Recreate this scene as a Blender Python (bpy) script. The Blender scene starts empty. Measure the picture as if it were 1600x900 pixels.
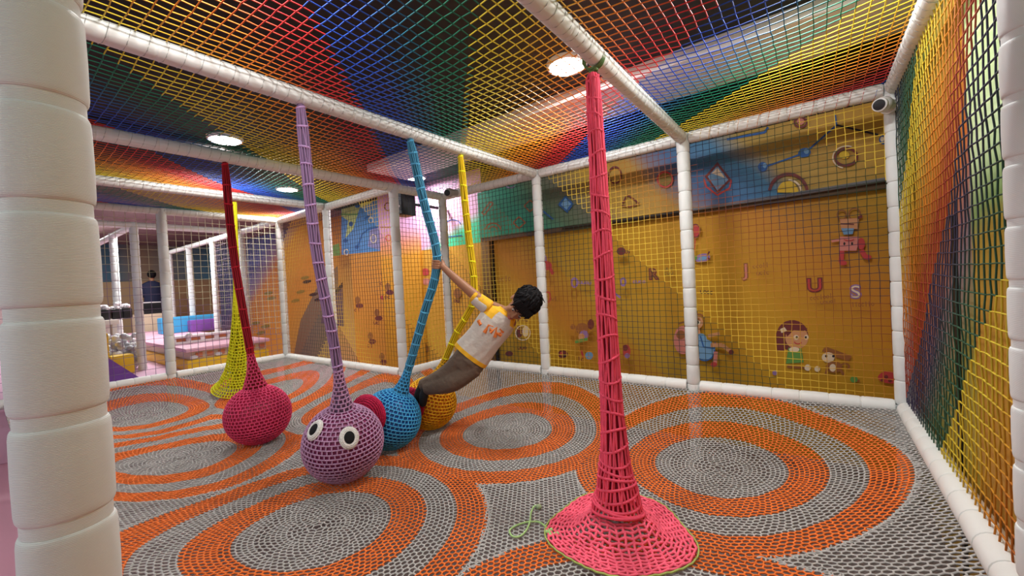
import bpy, math, random
import numpy as np
from mathutils import Vector, Matrix
random.seed(7); rng = np.random.default_rng(7)
PI = math.pi
C = bpy.context.scene.collection
SC = bpy.context.scene

# ------------------------------------------------------------------ camera
FPX = 635.18                      # focal length in pixels of a 1600 px wide frame
YAW, PITCH, ROLL = math.radians(36.84), math.radians(-0.865), math.radians(-3.012)
ZO = 0.60                         # the cage floor rail stands 0.6 m above the ground
CAM = np.array([-0.4218, -3.4957, 0.9232 + ZO])
def cam_axes():
    cy, sy, cp, sp = math.cos(YAW), math.sin(YAW), math.cos(PITCH), math.sin(PITCH)
    f = np.array([-sy*cp, cy*cp, sp]); r = np.array([cy, sy, 0.0]); u = np.cross(r, f)
    c, s = math.cos(ROLL), math.sin(ROLL)
    return c*r + s*u, -s*r + c*u, f
CR, CU, CF = cam_axes()
cd = bpy.data.cameras.new('camera'); cam = bpy.data.objects.new('camera', cd); C.objects.link(cam)
cd.sensor_fit = 'HORIZONTAL'; cd.sensor_width = 36.0; cd.lens = FPX/1600*36.0
cd.clip_start = 0.02; cd.clip_end = 100
cam.matrix_world = Matrix(((CR[0], CU[0], -CF[0], CAM[0]), (CR[1], CU[1], -CF[1], CAM[1]), (CR[2], CU[2], -CF[2], CAM[2]), (0, 0, 0, 1)))
SC.camera = cam
# ------------------------------------------------------------------ world and exposure
w = bpy.data.worlds.new('world'); SC.world = w; w.use_nodes = True
bg = w.node_tree.nodes['Background']; bg.inputs[0].default_value = (0.84, 0.95, 1.0, 1); bg.inputs[1].default_value = 0.44
SC.view_settings.view_transform = 'Standard'; SC.view_settings.look = 'None'
SC.view_settings.gamma = 1; SC.view_settings.use_curve_mapping = False
SC.view_settings.exposure = 0.15
LAMP_W = 26.0                     # watts of each downlight
LAMP_GLOW = 28.0
# hall lights outside the frame, over the entrance and over the neighbouring play area
def area(name, loc, size, watts, col=(1, .985, .96)):
    l = bpy.data.lights.new(name, 'AREA'); l.shape = 'DISK'; l.size = size; l.energy = watts; l.color = col
    o = bpy.data.objects.new(name, l); o.location = loc; C.objects.link(o); return o
area('hall_light', (-0.3, -4.5, 2.92), .5, 9, (.9, .97, 1))
area('hall_light', (-2.6, -5.0, 2.92), .6, 22)
area('hall_light', (-9.2, -1.4, 2.95), 0.8, 70)
area('hall_light', (-11.5, -2.2, 2.95), 0.8, 70)

# ------------------------------------------------------------------ helpers
def ray(px, py):
    return CF + (px-800)/FPX*CR - (py-450)/FPX*CU
def at(px, py, axis, val):
    """point of a known plane (axis = val, world coordinates) seen at a photo pixel"""
    d = ray(px, py); return CAM + d*((val - CAM[axis])/d[axis])
def dep(px, py, z):
    return CAM + ray(px, py)*z

_mats = {}
def mat(name, col, rough=.6, metal=0, emit=None, estr=0, spec=.4, bump=None, sheen=0):
    if name in _mats: return _mats[name]
    m = bpy.data.materials.new(name); m.use_nodes = True
    nt = m.node_tree; b = nt.nodes['Principled BSDF']
    b.inputs['Base Color'].default_value = (*col, 1); b.inputs['Roughness'].default_value = rough
    b.inputs['Metallic'].default_value = metal; b.inputs['Specular IOR Level'].default_value = spec
    if sheen: b.inputs['Sheen Weight'].default_value = sheen
    if emit: b.inputs['Emission Color'].default_value = (*emit, 1); b.inputs['Emission Strength'].default_value = estr
    if bump:
        tc = nt.nodes.new('ShaderNodeTexCoord'); bp = nt.nodes.new('ShaderNodeBump')
        if bump[0] == 'noise':
            tx = nt.nodes.new('ShaderNodeTexNoise'); tx.inputs['Scale'].default_value = bump[1]; out = tx.outputs[0]
        else:
            tx = nt.nodes.new('ShaderNodeTexWave'); tx.wave_type = 'BANDS'; tx.bands_direction = bump[0]; tx.inputs['Scale'].default_value = bump[1]
            tx.inputs['Distortion'].default_value = .25; tx.inputs['Detail Scale'].default_value = 2; out = tx.outputs[1]
        nt.links.new(tc.outputs['Object'], tx.inputs[0]); nt.links.new(out, bp.inputs['Height'])
        bp.inputs['Strength'].default_value = bump[2]; bp.inputs['Distance'].default_value = bump[3]
        nt.links.new(bp.outputs[0], b.inputs['Normal'])
    _mats[name] = m; return m
def attr_mat(name, rough=.55, spec=.35):
    if name in _mats: return _mats[name]
    m = mat(name, (1, 1, 1), rough, spec=spec); nt = m.node_tree
    a = nt.nodes.new('ShaderNodeAttribute'); a.attribute_name = 'Col'
    nt.links.new(a.outputs['Color'], nt.nodes['Principled BSDF'].inputs['Base Color']); return m

class MB:
    """collects shapes of ONE mesh; each face keeps its material slot"""
    def __init__(s): s.v = []; s.f = []; s.m = []; s.mats = []
    def slot(s, m):
        if m not in s.mats: s.mats.append(m)
        return s.mats.index(m)
    def add(s, vs, fs, m):
        k = len(s.v); s.v += [tuple(map(float, p)) for p in vs]; i = s.slot(m)
        s.f += [tuple(k+q for q in f) for f in fs]; s.m += [i]*len(fs)
    def box(s, a, b, m):
        (x0, y0, z0), (x1, y1, z1) = a, b
        vs = [(x0,y0,z0),(x1,y0,z0),(x1,y1,z0),(x0,y1,z0),(x0,y0,z1),(x1,y0,z1),(x1,y1,z1),(x0,y1,z1)]
        s.add(vs, [(0,3,2,1),(4,5,6,7),(0,1,5,4),(1,2,6,5),(2,3,7,6),(3,0,4,7)], m)
    def bbox(s, a, b, m, r=.012):
        """box with chamfered edges"""
        a = np.array(a, float); b = np.array(b, float); r = min(r, *(abs(b-a)/2.01))
        import bmesh
        bm = bmesh.new(); bmesh.ops.create_cube(bm, size=1)
        for v in bm.verts: v.co = Vector([a[i] if v.co[i] < 0 else b[i] for i in range(3)])
        bmesh.ops.bevel(bm, geom=bm.edges[:], offset=r, segments=2, affect='EDGES', profile=.7)
        bm.verts.index_update(); s.add([v.co[:] for v in bm.verts], [[q.index for q in f.verts] for f in bm.faces], m); bm.free()
    def prism(s, pts, d, m):
        n = len(pts); P = [np.array(p, float) for p in pts]; D = np.array(d, float)
        s.add(P + [p+D for p in P], [tuple(range(n))[::-1], tuple(range(n, 2*n))] + [(i, (i+1) % n, n+(i+1) % n, n+i) for i in range(n)], m)
    def loft(s, rings, m, caps=True, closed=True):
        n = len(rings[0]); vs = [p for r in rings for p in r]; fs = []
        for k in range(len(rings)-1):
            for i in range(n): j = (i+1) % n; fs.append((k*n+i, k*n+j, (k+1)*n+j, (k+1)*n+i))
        if caps: fs += [tuple(range(n))[::-1], tuple((len(rings)-1)*n+i for i in range(n))]
        s.add(vs, fs, m)
    def tube(s, pts, rad, m, n=8):
        pts = [np.array(p, float) for p in pts]
        if not hasattr(rad, '__len__'): rad = [rad]*len(pts)
        rings = []; prev = None
        for i, p in enumerate(pts):
            t = pts[min(i+1, len(pts)-1)] - pts[max(i-1, 0)]; t /= np.linalg.norm(t)+1e-12
            if prev is None:
                a = np.cross(t, (0, 0, 1) if abs(t[2]) < .9 else (1, 0, 0))
            else: a = prev - t*(prev@t)
            a /= np.linalg.norm(a); b = np.cross(t, a); prev = a
            rings.append([p + rad[i]*(math.cos(q)*a + math.sin(q)*b) for q in np.arange(n)*2*PI/n])
        s.loft(rings, m)
    def ball(s, c, r, m, n=16, h=10, R=None):
        """ellipsoid; r scalar or three radii, R optional 3x3 axes (columns)"""
        r = np.ones(3)*r; c = np.array(c, float); R = np.eye(3) if R is None else R
        vs = [c + R@(r*(0, 0, -1))]
        for k in range(1, h):
            q = -PI/2 + PI*k/h
            for i in range(n): a = 2*PI*i/n; vs.append(c + R@(r*np.array((math.cos(q)*math.cos(a), math.cos(q)*math.sin(a), math.sin(q)))))
        vs.append(c + R@(r*(0, 0, 1))); fs = []
        for i in range(n): fs.append((0, 1+(i+1) % n, 1+i)); fs.append((len(vs)-1, 1+(h-2)*n+i, 1+(h-2)*n+(i+1) % n))
        for k in range(h-2):
            for i in range(n): j = (i+1) % n; fs.append((1+k*n+i, 1+k*n+j, 1+(k+1)*n+j, 1+(k+1)*n+i))
        s.add(vs, fs, m)
    def disc(s, c, ax, ay, m, n=24, th=None):
        c = np.array(c, float); ax = np.array(ax, float); ay = np.array(ay, float)
        P = [c + math.cos(2*PI*i/n)*ax + math.sin(2*PI*i/n)*ay for i in range(n)]
        if th is None: s.add(P, [tuple(range(n))], m)
        else: s.prism(P, th, m)
    def build(s, name, parent=None, loc=(0, 0, 0), smooth=True, angle=40):
        me = bpy.data.meshes.new(name); L = np.array(loc, float)
        me.from_pydata([tuple(np.array(p)-L) for p in s.v], [], s.f)
        for m in s.mats: me.materials.append(m)
        me.polygons.foreach_set('material_index', s.m)
        if smooth: me.shade_smooth(); 
        me.update()
        if smooth and angle: me.set_sharp_from_angle(angle=math.radians(angle))
        o = bpy.data.objects.new(name, me); C.objects.link(o)
        if parent is not None: o.parent = parent
        else: o.location = loc
        return o
def strands(name, A, B, rad, cols, material, parent=None, loc=(0, 0, 0), sides=4):
    """many short rope strands A[i]-B[i] as one mesh with a colour per strand"""
    A = np.asarray(A, float) - np.array(loc); B = np.asarray(B, float) - np.array(loc); n = len(A)
    rad = np.ones(n)*rad; cols = np.asarray(cols, float)
    if cols.ndim == 1: cols = np.tile(cols, (n, 1))
    T = B-A; T /= np.linalg.norm(T, axis=1)[:, None]+1e-12
    ref = np.where(np.abs(T[:, 2:3]) < .8, np.array([[0, 0, 1.]]), np.array([[1., 0, 0]]))
    U = np.cross(T, ref); U /= np.linalg.norm(U, axis=1)[:, None]; V = np.cross(T, U)
    A = A - T*rad[:, None]*.5; B = B + T*rad[:, None]*.5
    off = [rad[:, None]*(math.cos(2*PI*(k+.5)/sides)*U + math.sin(2*PI*(k+.5)/sides)*V) for k in range(sides)]
    vs = np.stack([A+o for o in off] + [B+o for o in off], 1).reshape(-1, 3)
    base = (np.arange(n)*2*sides)[:, None, None]
    q = np.array([[k, (k+1) % sides, sides+(k+1) % sides, sides+k] for k in range(sides)])[None]
    fs = (base+q).reshape(-1)
    me = bpy.data.meshes.new(name); nf = n*sides
    me.vertices.add(len(vs)); me.vertices.foreach_set('co', vs.ravel())
    me.loops.add(nf*4); me.loops.foreach_set('vertex_index', fs.astype(np.int32))
    me.polygons.add(nf); me.polygons.foreach_set('loop_start', np.arange(nf, dtype=np.int32)*4)
    me.polygons.foreach_set('use_smooth', np.ones(nf, bool))
    ca = me.attributes.new('Col', 'FLOAT_COLOR', 'POINT')
    cc = np.repeat(np.concatenate([cols, np.ones((n, 1))], 1), 2*sides, 0); ca.data.foreach_set('color', cc.ravel())
    me.materials.append(material); me.update(calc_edges=True); me.validate()
    o = bpy.data.objects.new(name, me); C.objects.link(o)
    if parent is not None: o.parent = parent
    else: o.location = loc
    return o
def tag(o, label, cat, group=None):
    o['label'] = label; o['category'] = cat
    if group: o['group'] = group
    return o
def thing(name, label, cat, loc, group=None):
    o = bpy.data.objects.new(name, None); C.objects.link(o); o.location = loc; o.empty_display_size = .05
    return tag(o, label, cat, group)
def struct(o): o['kind'] = 'structure'; return o
def lin(r, g, b):
    return tuple(((c/255+.055)/1.055)**2.4 if c > 10 else c/255/12.92 for c in (r, g, b))

# ------------------------------------------------------------------ materials
FOAM = mat('white_foam_padding', (.74, .775, .765), .55, bump=('Z', 145, .32, .0012))
FOAM_H = mat('white_foam_beam', (.77, .785, .76), .5)
BAND = mat('grey_band', (.55, .56, .55), .5)
NET = attr_mat('rope_net', .6)
YARN = attr_mat('crochet_yarn', .75, .25)
BLACK = mat('black_plastic', (.012, .012, .014), .35)
WHITE = mat('white_plastic', (.75, .75, .74), .35)
GREYP = mat('grey_plastic', (.35, .35, .36), .45)

# cage grid (metres, x along the painted wall, y away from the viewer)
X2, X1, XQ, XS, XL, XF = -1.247, -2.659, -4.029, -5.400, -6.723, 0.0
YN, YM, YF, H = -0.716, -2.065, -3.435, 2.0 + ZO

# ------------------------------------------------------------------ floor, ceiling, walls
o = MB(); G = mat('grey_mat', (.20, .165, .16), .8, bump=('noise', 40, .3, .01))
PK = mat('pink_mat', (.72, .36, .47), .6)
o.box((-6.8, -3.30, -.1), (.6, .6, 0), G); o.box((-16, -8, -.1), (-6.8, 3.4, 0), PK); o.box((-6.8, -8, -.1), (3, -3.30, 0), PK); o.box((-6.8, .6, -.1), (.6, 3.4, 0), PK)
struct(o.build('floor', smooth=False))
ZC = 2.40 + ZO
o = MB(); CB = mat('dark_ceiling', (.022, .02, .02), .8, bump=('noise', 6, .4, .05)); CM = mat('mauve_ceiling', (.20, .13, .13), .8)
o.box((-7.4, -6.5, ZC), (1.5, 1.2, ZC+.1), CB); o.box((-16, -6.5, ZC), (-7.4, 1.2, ZC+.1), CM)
struct(o.build('ceiling', smooth=False))
# white dropped ceiling band that runs parallel to the painted wall, and a dark duct across it
o = MB(); WB = mat('white_drywall', (.78, .72, .72), .7)
o.bbox((-4.62, -.62, ZC-.09), (.09, -.05, ZC), WB, .01); struct(o.build('trim_1'))
o = MB(); DU = mat('dark_duct', (.05, .035, .032), .5)
o.bbox((-5.16, -3.4, ZC-.13), (-4.95, .42, ZC-.0), DU, .015)
for k in range(6): o.bbox((-5.175, -3.2+k*.6, ZC-.14), (-4.935, -3.16+k*.6, ZC-.002), DU, .006)
struct(o.build('trim_2'))

def ramp_mat(name, expr, stops, rough=.55, const=False, nz=.08, nscale=1.5):
    """painted wall: colour ramp over a*x + b*y + c*z (world position), gently wobbling edge"""
    m = mat(name, (1, 1, 1), rough, spec=.3); nt = m.node_tree; N = nt.nodes; Lk = nt.links
    g = N.new('ShaderNodeNewGeometry'); vm = N.new('ShaderNodeVectorMath'); vm.operation = 'DOT_PRODUCT'
    Lk.new(g.outputs['Position'], vm.inputs[0]); vm.inputs[1].default_value = expr[:3]
    nx = N.new('ShaderNodeTexNoise'); nx.inputs['Scale'].default_value = nscale; nx.inputs['Detail'].default_value = 1
    Lk.new(g.outputs['Position'], nx.inputs['Vector'])
    a1 = N.new('ShaderNodeMath'); a1.operation = 'MULTIPLY_ADD'; a1.inputs[1].default_value = nz; Lk.new(nx.outputs[0], a1.inputs[0]); Lk.new(vm.outputs['Value'], a1.inputs[2])
    lo, hi = stops[0][0], stops[-1][0]
    mr = N.new('ShaderNodeMapRange'); mr.inputs['From Min'].default_value = lo; mr.inputs['From Max'].default_value = hi; Lk.new(a1.outputs[0], mr.inputs['Value'])
    cr = N.new('ShaderNodeValToRGB'); el = cr.color_ramp.elements; cr.color_ramp.interpolation = 'CONSTANT' if const else 'LINEAR'
    while len(el) < len(stops): el.new(.5)
    for e, (p, c) in zip(el, stops): e.position = (p-lo)/(hi-lo); e.color = (*c, 1)
    Lk.new(mr.outputs[0], cr.inputs[0]); Lk.new(cr.outputs[0], N['Principled BSDF'].inputs['Base Color'])
    return m
GOLD, ORNG, AMB = (.47, .28, .022), (.50, .21, .022), (.54, .29, .018)
W_LOW = ramp_mat('gold_mural', (1, 0, 1), [(-4.2, ORNG), (-2.9, GOLD), (-2.0, AMB), (-1.55, ORNG), (-.9, GOLD), (-.2, AMB), (.5, AMB), (1.3, ORNG), (2.1, GOLD)])
W_UP = ramp_mat('upper_mural', (1, 0, .9), [(-1.9, (.03, .33, .20)), (-.95, (.03, .30, .19)), (-.55, (.10, .17, .10)), (-.2, (.16, .16, .12)), (.15, (.47, .30, .06)), (.62, (.45, .27, .06)), (.8, (.20, .17, .22)), (1.0, (.05, .13, .30)), (1.35, (.06, .20, .36)), (1.55, (.40, .27, .06)), (2.4, (.60, .33, .05))], nz=.25, nscale=2)
PNKG = ramp_mat('pink_green_mural', (-.355, 0, 1), [(3.2, (.05, .50, .22)), (3.78, (.07, .58, .32)), (3.93, (.75, .40, .62)), (4.7, (.78, .42, .66))], nz=.12, nscale=1.2)
YA = .45                          # plane of the painted wall behind the back net
o = MB()
ZS = 1.49 + ZO                    # underside of the painted bulkhead
o.box((-3.64, YA, 0), (.08, YA+.12, ZS+.02), W_LOW)
o.box((-3.8, YA-.06, ZS), (.08, YA+.12, H+.06), W_UP); o.box((-3.8, YA+.02, H+.06), (.08, YA+.12, ZC), CB)
struct(o.build('wall_back', smooth=False))
o = MB(); PUR = mat('lilac_paint', (.34, .20, .34), .6)
o.box((-5.05, YA+.04, 0), (-3.79, YA+.2, 1.45+ZO), AMBM := mat('amber_paint', (.62, .30, .03), .6))
o.box((-5.05, YA+.04, 1.45+ZO), (-3.79, YA+.2, ZC), PNKG)
o.box((-7.06, .62, 0), (-5.0, .75, ZC), mat('orange_paint', (.66, .27, .035), .6))
o.box((-14.6, .95, 0), (-7.0, 1.1, ZC), ramp_mat('far_mural', (-.6, 0, 1), [(5.0, (.55, .33, .12)), (6.6, (.58, .30, .06)), (7.4, (.62, .25, .04)), (8.8, (.60, .22, .05)), (9.15, (.30, .20, .30)), (9.6, (.14, .17, .40)), (11, (.12, .2, .4))], nz=.25, nscale=.8))
struct(o.build('wall_rear', smooth=False))
# square pillar with its own paint, in front of the rear wall
o = MB(); PIL = ramp_mat('pillar_paint', (0, 0, 1), [(0.3, (.66, .30, .02)), (2.05, (.68, .30, .025)), (2.25, (.70, .26, .16)), (2.5, (.60, .30, .50))], nz=.15)
o.bbox((-5.95, .45, 0), (-5.02, .64, ZC), PIL, .01); struct(o.build('wall_pillar'))
# door channel left of the mural, bulkhead lip with a conduit under it
o = MB(); BRN = mat('brown_jamb', (.20, .10, .025), .5); DRK = mat('dark_slot', (.02, .014, .01), .6)
o.bbox((-3.80, YA-.05, 0), (-3.66, YA+.1, ZS), BRN, .006); o.bbox((-3.66, YA-.03, 0), (-3.625, YA+.02, ZS-.03), DRK, .004)
struct(o.build('trim_3'))
o = MB(); o.bbox((-3.78, YA-.055, ZS-.045), (.07, YA+.01, ZS), mat('brown_lip', (.10, .06, .03), .6), .006)
o.tube([(-1.3, YA-.075, ZS-.012), (-.6, YA-.075, ZS-.005), (.06, YA-.075, ZS+.012)], .016, mat('grey_conduit', (.16, .17, .2), .4))
o.tube([(-2.6, YA-.075, ZS-.02), (-1.9, YA-.075, ZS-.024), (-1.35, YA-.075, ZS-.02)], .011, DRK)
struct(o.build('trim_4'))
# right wall close behind the right net
o = MB(); XR = .085
GRN = ramp_mat('green_wall_mural', (0, .25, 1), [(1.0, (.55, .28, .04)), (1.38, (.48, .33, .05)), (1.48, (.25, .42, .14)), (1.75, (.66, .86, .50)), (2.2, (.62, .86, .42)), (2.6, (.45, .78, .40))], nz=.2)
RGT = ramp_mat('right_mural', (0, 1, 1), [(-1.9, (.42, .15, .03)), (-1.1, (.55, .25, .04)), (-.3, (.50, .36, .05)), (.3, (.34, .30, .06)), (.7, (.30, .22, .26)), (1.1, (.55, .16, .03)), (1.6, (.55, .27, .03)), (2.4, (.28, .36, .1))], nz=.2)
yb = float(at(1512, 200, 0, XR)[1]); o.box((XR, yb, 0), (XR+.1, YA+.12, ZC), RGT); o.box((XR, -4.6, 0), (XR+.1, yb, ZC), GRN)
ys = float(at(1497, 470, 0, XR)[1]); o.box((XR-.012, ys-.022, 0), (XR+.01, ys+.022, 1.72), mat('dark_seam', (.012, .016, .014), .5))
struct(o.build('wall_right', smooth=False))
o = MB(); o.box((-14.7, -7, 0), (-14.6, 1.1, ZC), ramp_mat('left_mural', (0, 1, 0), [(-4.2, (.80, .66, .68)), (-3.0, (.78, .62, .62)), (-2.7, (.50, .20, .03)), (-2.0, (.55, .26, .03)), (-1.85, (.10, .17, .26)), (-1.2, (.05, .14, .2)), (-.6, (.3, .22, .14)), (.9, (.10, .26, .36))], nz=.2))
o.box((-14.6, -1.9, 0), (-14.56, .95, 2.05), ramp_mat('left_low_mural', (0, 1, 0), [(-1.9, (.35, .24, .14)), (-.9, (.42, .30, .16)), (.9, (.50, .30, .15))], nz=.3)); struct(o.build('wall_left', smooth=False))

# ------------------------------------------------------------------ painted figures, part of the back wall
wall_back = bpy.data.objects['wall_back']
c_ = lambda *a: lin(*a)
DK = mat('paint_dark_red', (.16, .03, .03), .6); RD = mat('paint_red', (.50, .05, .05), .6); BL = mat('paint_blue', (.02, .10, .34), .6)
LB = mat('paint_light_blue', (.16, .33, .55), .6); SK = mat('paint_skin', (.62, .30, .14), .6); WH = mat('paint_white', (.75, .62, .45), .6)
GNP = mat('paint_green', (.12, .30, .06), .6); PP = mat('paint_purple', (.28, .16, .38), .6); YL = mat('paint_yellow', (.68, .46, .03), .6)
TB = mat('paint_brown', (.30, .11, .03), .6); BK = mat('paint_black', (.02, .015, .02), .6); OL = mat('paint_olive', (.25, .17, .03), .6)
PKP = mat('paint_pink', (.62, .22, .18), .6)
class Mural:
    """flat painted shapes on a wall face; pixel positions of the photo are projected onto that face"""
    def __init__(s, axis, val, sgn=-1): s.mb = MB(); s.ax = axis; s.val = val; s.sgn = sgn; s.k = 0
    def pt(s, p, up):
        q = at(p[0], p[1], s.ax, s.val); q[s.ax] = s.val + s.sgn*(.001+.0006*up); return q
    def poly(s, pts, m): s.k += 1; P = [s.pt(p, s.k) for p in pts]; s.mb.add(P, [tuple(range(len(P)))], m)
    def ell(s, c, rx, ry, m, tilt=0, a0=0, a1=360, n=22):
        t = math.radians(tilt); full = a1-a0 >= 360; P = []
        for i in range(n if full else n+1):
            a = math.radians(a0+(a1-a0)*i/n); x, y = rx*math.cos(a), -ry*math.sin(a)
            P.append((c[0]+x*math.cos(t)-y*math.sin(t), c[1]+x*math.sin(t)+y*math.cos(t)))
        s.poly(P, m)
    def ring(s, c, rx, ry, wd, m, a0=0, a1=360, tilt=0, n=26):
        s.k += 1; t = math.radians(tilt); vs = []
        for i in range(n+1):
            a = math.radians(a0+(a1-a0)*i/n)
            for q in (0, wd):
                x, y = (rx-q)*math.cos(a), -(ry-q)*math.sin(a)
                vs.append(s.pt((c[0]+x*math.cos(t)-y*math.sin(t), c[1]+x*math.sin(t)+y*math.cos(t)), s.k))
        s.mb.add(vs, [(2*i, 2*i+1, 2*i+3, 2*i+2) for i in range(n)], m)
    def line(s, pts, wd, m):
        for a, b in zip(pts, pts[1:]):
            dx, dy = b[0]-a[0], b[1]-a[1]; L = math.hypot(dx, dy)+1e-6; nx, ny = -dy/L*wd/2, dx/L*wd/2
            s.poly([(a[0]+nx, a[1]+ny), (b[0]+nx, b[1]+ny), (b[0]-nx, b[1]-ny), (a[0]-nx, a[1]-ny)], m)
    def scrib(s, x, y, wdt, m, h=5, tilt=.1):
        """a word of small rounded handwriting"""
        n = int(wdt/5); r = random.Random(int(x*7+y))
        for i in range(n):
            cx = x+i*5+2; cy = y+tilt*i*5
            k = r.choice('oulc')
            if k == 'o': s.ring((cx, cy), 2.4, h*.45, 1.1, m, n=10)
            elif k == 'u': s.line([(cx-2, cy-h*.4), (cx-1.6, cy+h*.4), (cx+1.6, cy+h*.4), (cx+2, cy-h*.4)], 1.2, m)
            elif k == 'l': s.line([(cx-.5, cy-h*.8), (cx, cy+h*.5)], 1.3, m)
            else: s.ring((cx, cy), 2.4, h*.45, 1.1, m, 40, 320, n=9)
    def done(s, name, parent): return s.mb.build(name, parent, smooth=False)
def letter(ch, px, py, hpx, m, m2, axis=1, val=YA, name='painted_letter'):
    k = at(px, py, axis, val); k2 = at(px, py-hpx, axis, val); sz = abs(k2[2]-k[2])*1.35
    for q, (mm, off, ex) in enumerate(((m2, .010, .0), (m, 0, .0))):
        cu = bpy.data.curves.new(name, 'FONT'); cu.body = ch; cu.size = sz; cu.extrude = .001; cu.offset = off*.9; cu.align_x = 'CENTER'
        o = bpy.data.objects.new(name, cu); o.data.materials.append(mm); C.objects.link(o)
        o.location = (k[0], val-.003-.003*q, k[2]); o.rotation_euler = (PI/2, 0, 0); o.parent = wall_back
M = Mural(1, YA)
# girl with brown hair and a white bow
M.ell((1238, 524), 25, 24, DK); M.poly([(1213, 520), (1228, 508), (1226, 548), (1214, 549)], DK); M.ell((1245, 528), 18, 17, SK); M.poly([(1226, 515), (1234, 506), (1262, 513), (1256, 517), (1240, 516), (1230, 526)], DK)
M.ell((1244, 527), 4, 4, WH); M.ell((1260, 527), 3.4, 4, WH); M.ell((1245, 527), 1.7, 2, BK); M.ell((1259, 527), 1.7, 2, BK); M.ring((1247, 532), 7, 6, 1.6, RD, 200, 330)
M.poly([(1219, 514), (1226, 511), (1230, 517), (1221, 520)], WH)
M.poly([(1232, 543), (1252, 544), (1256, 566), (1228, 568)], GNP); M.ell((1241, 546), 8, 4, WH); M.line([(1230, 572), (1248, 573), (1262, 574)], 5, TB); M.ell((1262, 574), 5, 5, WH); M.ell((1277, 576), 4.5, 4.5, WH); M.ell((1211, 582), 4, 4, PP)
# little fox with a scroll
M.poly([(1290, 541), (1331, 556), (1326, 564), (1288, 552)], TB); M.ell((1294, 558), 10, 8, WH); M.ell((1291, 556), 2, 2, BK); M.ell((1302, 556), 2, 2, BK); M.poly([(1284, 549), (1288, 542), (1294, 549)], TB); M.poly([(1300, 549), (1306, 545), (1308, 552)], TB)
M.ell((1303, 573), 13, 9, TB); M.ell((1301, 574), 5, 6, WH); M.line([(1293, 575), (1290, 584)], 4, TB); M.line([(1312, 575), (1318, 585)], 4, TB); M.ring((1320, 572), 8, 6, 3, TB, -60, 150)
M.ell((1334, 592), 6, 5, GNP); M.ell((1341, 594), 2, 2, TB)
# ladybird
M.ell((1389, 591), 18, 12, RD, 6, -8, 188); M.ell((1389, 591), 18, 7, RD, 6, 180, 360); M.ell((1402, 592), 6, 8, BK); M.ell((1384, 588), 3, 3, DK); M.ell((1390, 594), 3, 2.5, DK); M.ell((1378, 593), 2.5, 2.5, DK)
# boy in a red top with round glasses
M.ring((1315, 336), 8, 8, 2, TB); M.ring((1335, 335), 10, 10, 2, TB); M.poly([(1312, 343), (1342, 341), (1340, 358), (1314, 359)], SK); M.line([(1340, 341), (1347, 338)], 4, DK); M.line([(1313, 350), (1334, 351)], 2, DK)
M.poly([(1314, 357), (1334, 357), (1332, 366), (1318, 367)], LB); M.poly([(1311, 370), (1342, 370), (1338, 392), (1312, 392)], PKP); M.ell((1319, 381), 1.6, 2.5, BK); M.ell((1331, 381), 1.6, 2.5, BK); M.ell((1345, 381), 6, 9, RD); M.line([(1311, 375), (1299, 377)], 4, PKP)
M.line([(1315, 392), (1314, 410)], 8, RD); M.line([(1345, 391), (1352, 402)], 8, RD); M.ell((1317, 411), 6, 3.5, RD); M.ell((1355, 402), 6, 4, RD); M.ring((1326, 373), 9, 4, 1.5, RD, 200, 340)
# balloon and bird
M.ell((1088, 361), 8, 11, RD); M.ring((1088, 361), 8, 11, 1.8, DK); M.line([(1088, 372), (1086, 396)], 1.6, RD); M.ell((1099, 403), 12, 6.5, PP, -12); M.ell((1099, 404), 7, 3, LB, -12); M.ell((1086, 403), 5, 4, GNP); M.line([(1106, 400), (1110, 393)], 2.4, DK); M.line([(1106, 403), (1111, 405)], 2.4, DK)
# girl on a swing
M.ell((1091, 503), 9, 10, SK); M.ell((1093, 503), 3, 3.6, WH); M.ell((1092, 503), 1.6, 2.3, BK); M.ring((1092, 497), 11, 8, 3, TB, 0, 150); M.line([(1090, 511), (1092, 524)], 9, SK); M.ell((1097, 530), 9, 10, LB); M.ell((1103, 546), 16, 17, LB); M.ring((1103, 546), 16, 17, 2, BL, 180, 360); M.line([(1096, 524), (1101, 541), (1118, 543), (1119, 534)], 2.2, BL)
M.line([(1108, 524), (1126, 520)], 5, SK); M.line([(1112, 538), (1130, 538), (1142, 547)], 6, SK); M.ell((1144, 549), 4, 4, DK); M.line([(1120, 548), (1119, 566)], 6, PKP); M.ell((1117, 568), 5, 4, RD); M.ell((1069, 530), 14, 22, PKP); M.ell((1066, 522), 7, 7, TB); M.line([(1062, 505), (1078, 500), (1095, 497)], 3, TB)
# words under the big letters
M.scrib(1266, 466, 38, TB, 6, -.12); M.scrib(1282, 472, 26, TB, 5, -.1); M.scrib(1330, 476, 36, TB, 6, -.05); M.scrib(1178, 417, 26, TB, 6, -.12); M.scrib(1184, 427, 22, TB, 6, -.05); M.scrib(1041, 420, 16, OL, 5, -.05); M.scrib(1041, 427, 16, OL, 5, -.05)
M.scrib(910, 441, 20, PP, 5, .05); M.scrib(994, 440, 22, PP, 5, 0); M.scrib(868, 466, 14, TB, 5, .1); M.scrib(1098, 455, 20, BK, 6, .1)
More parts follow.
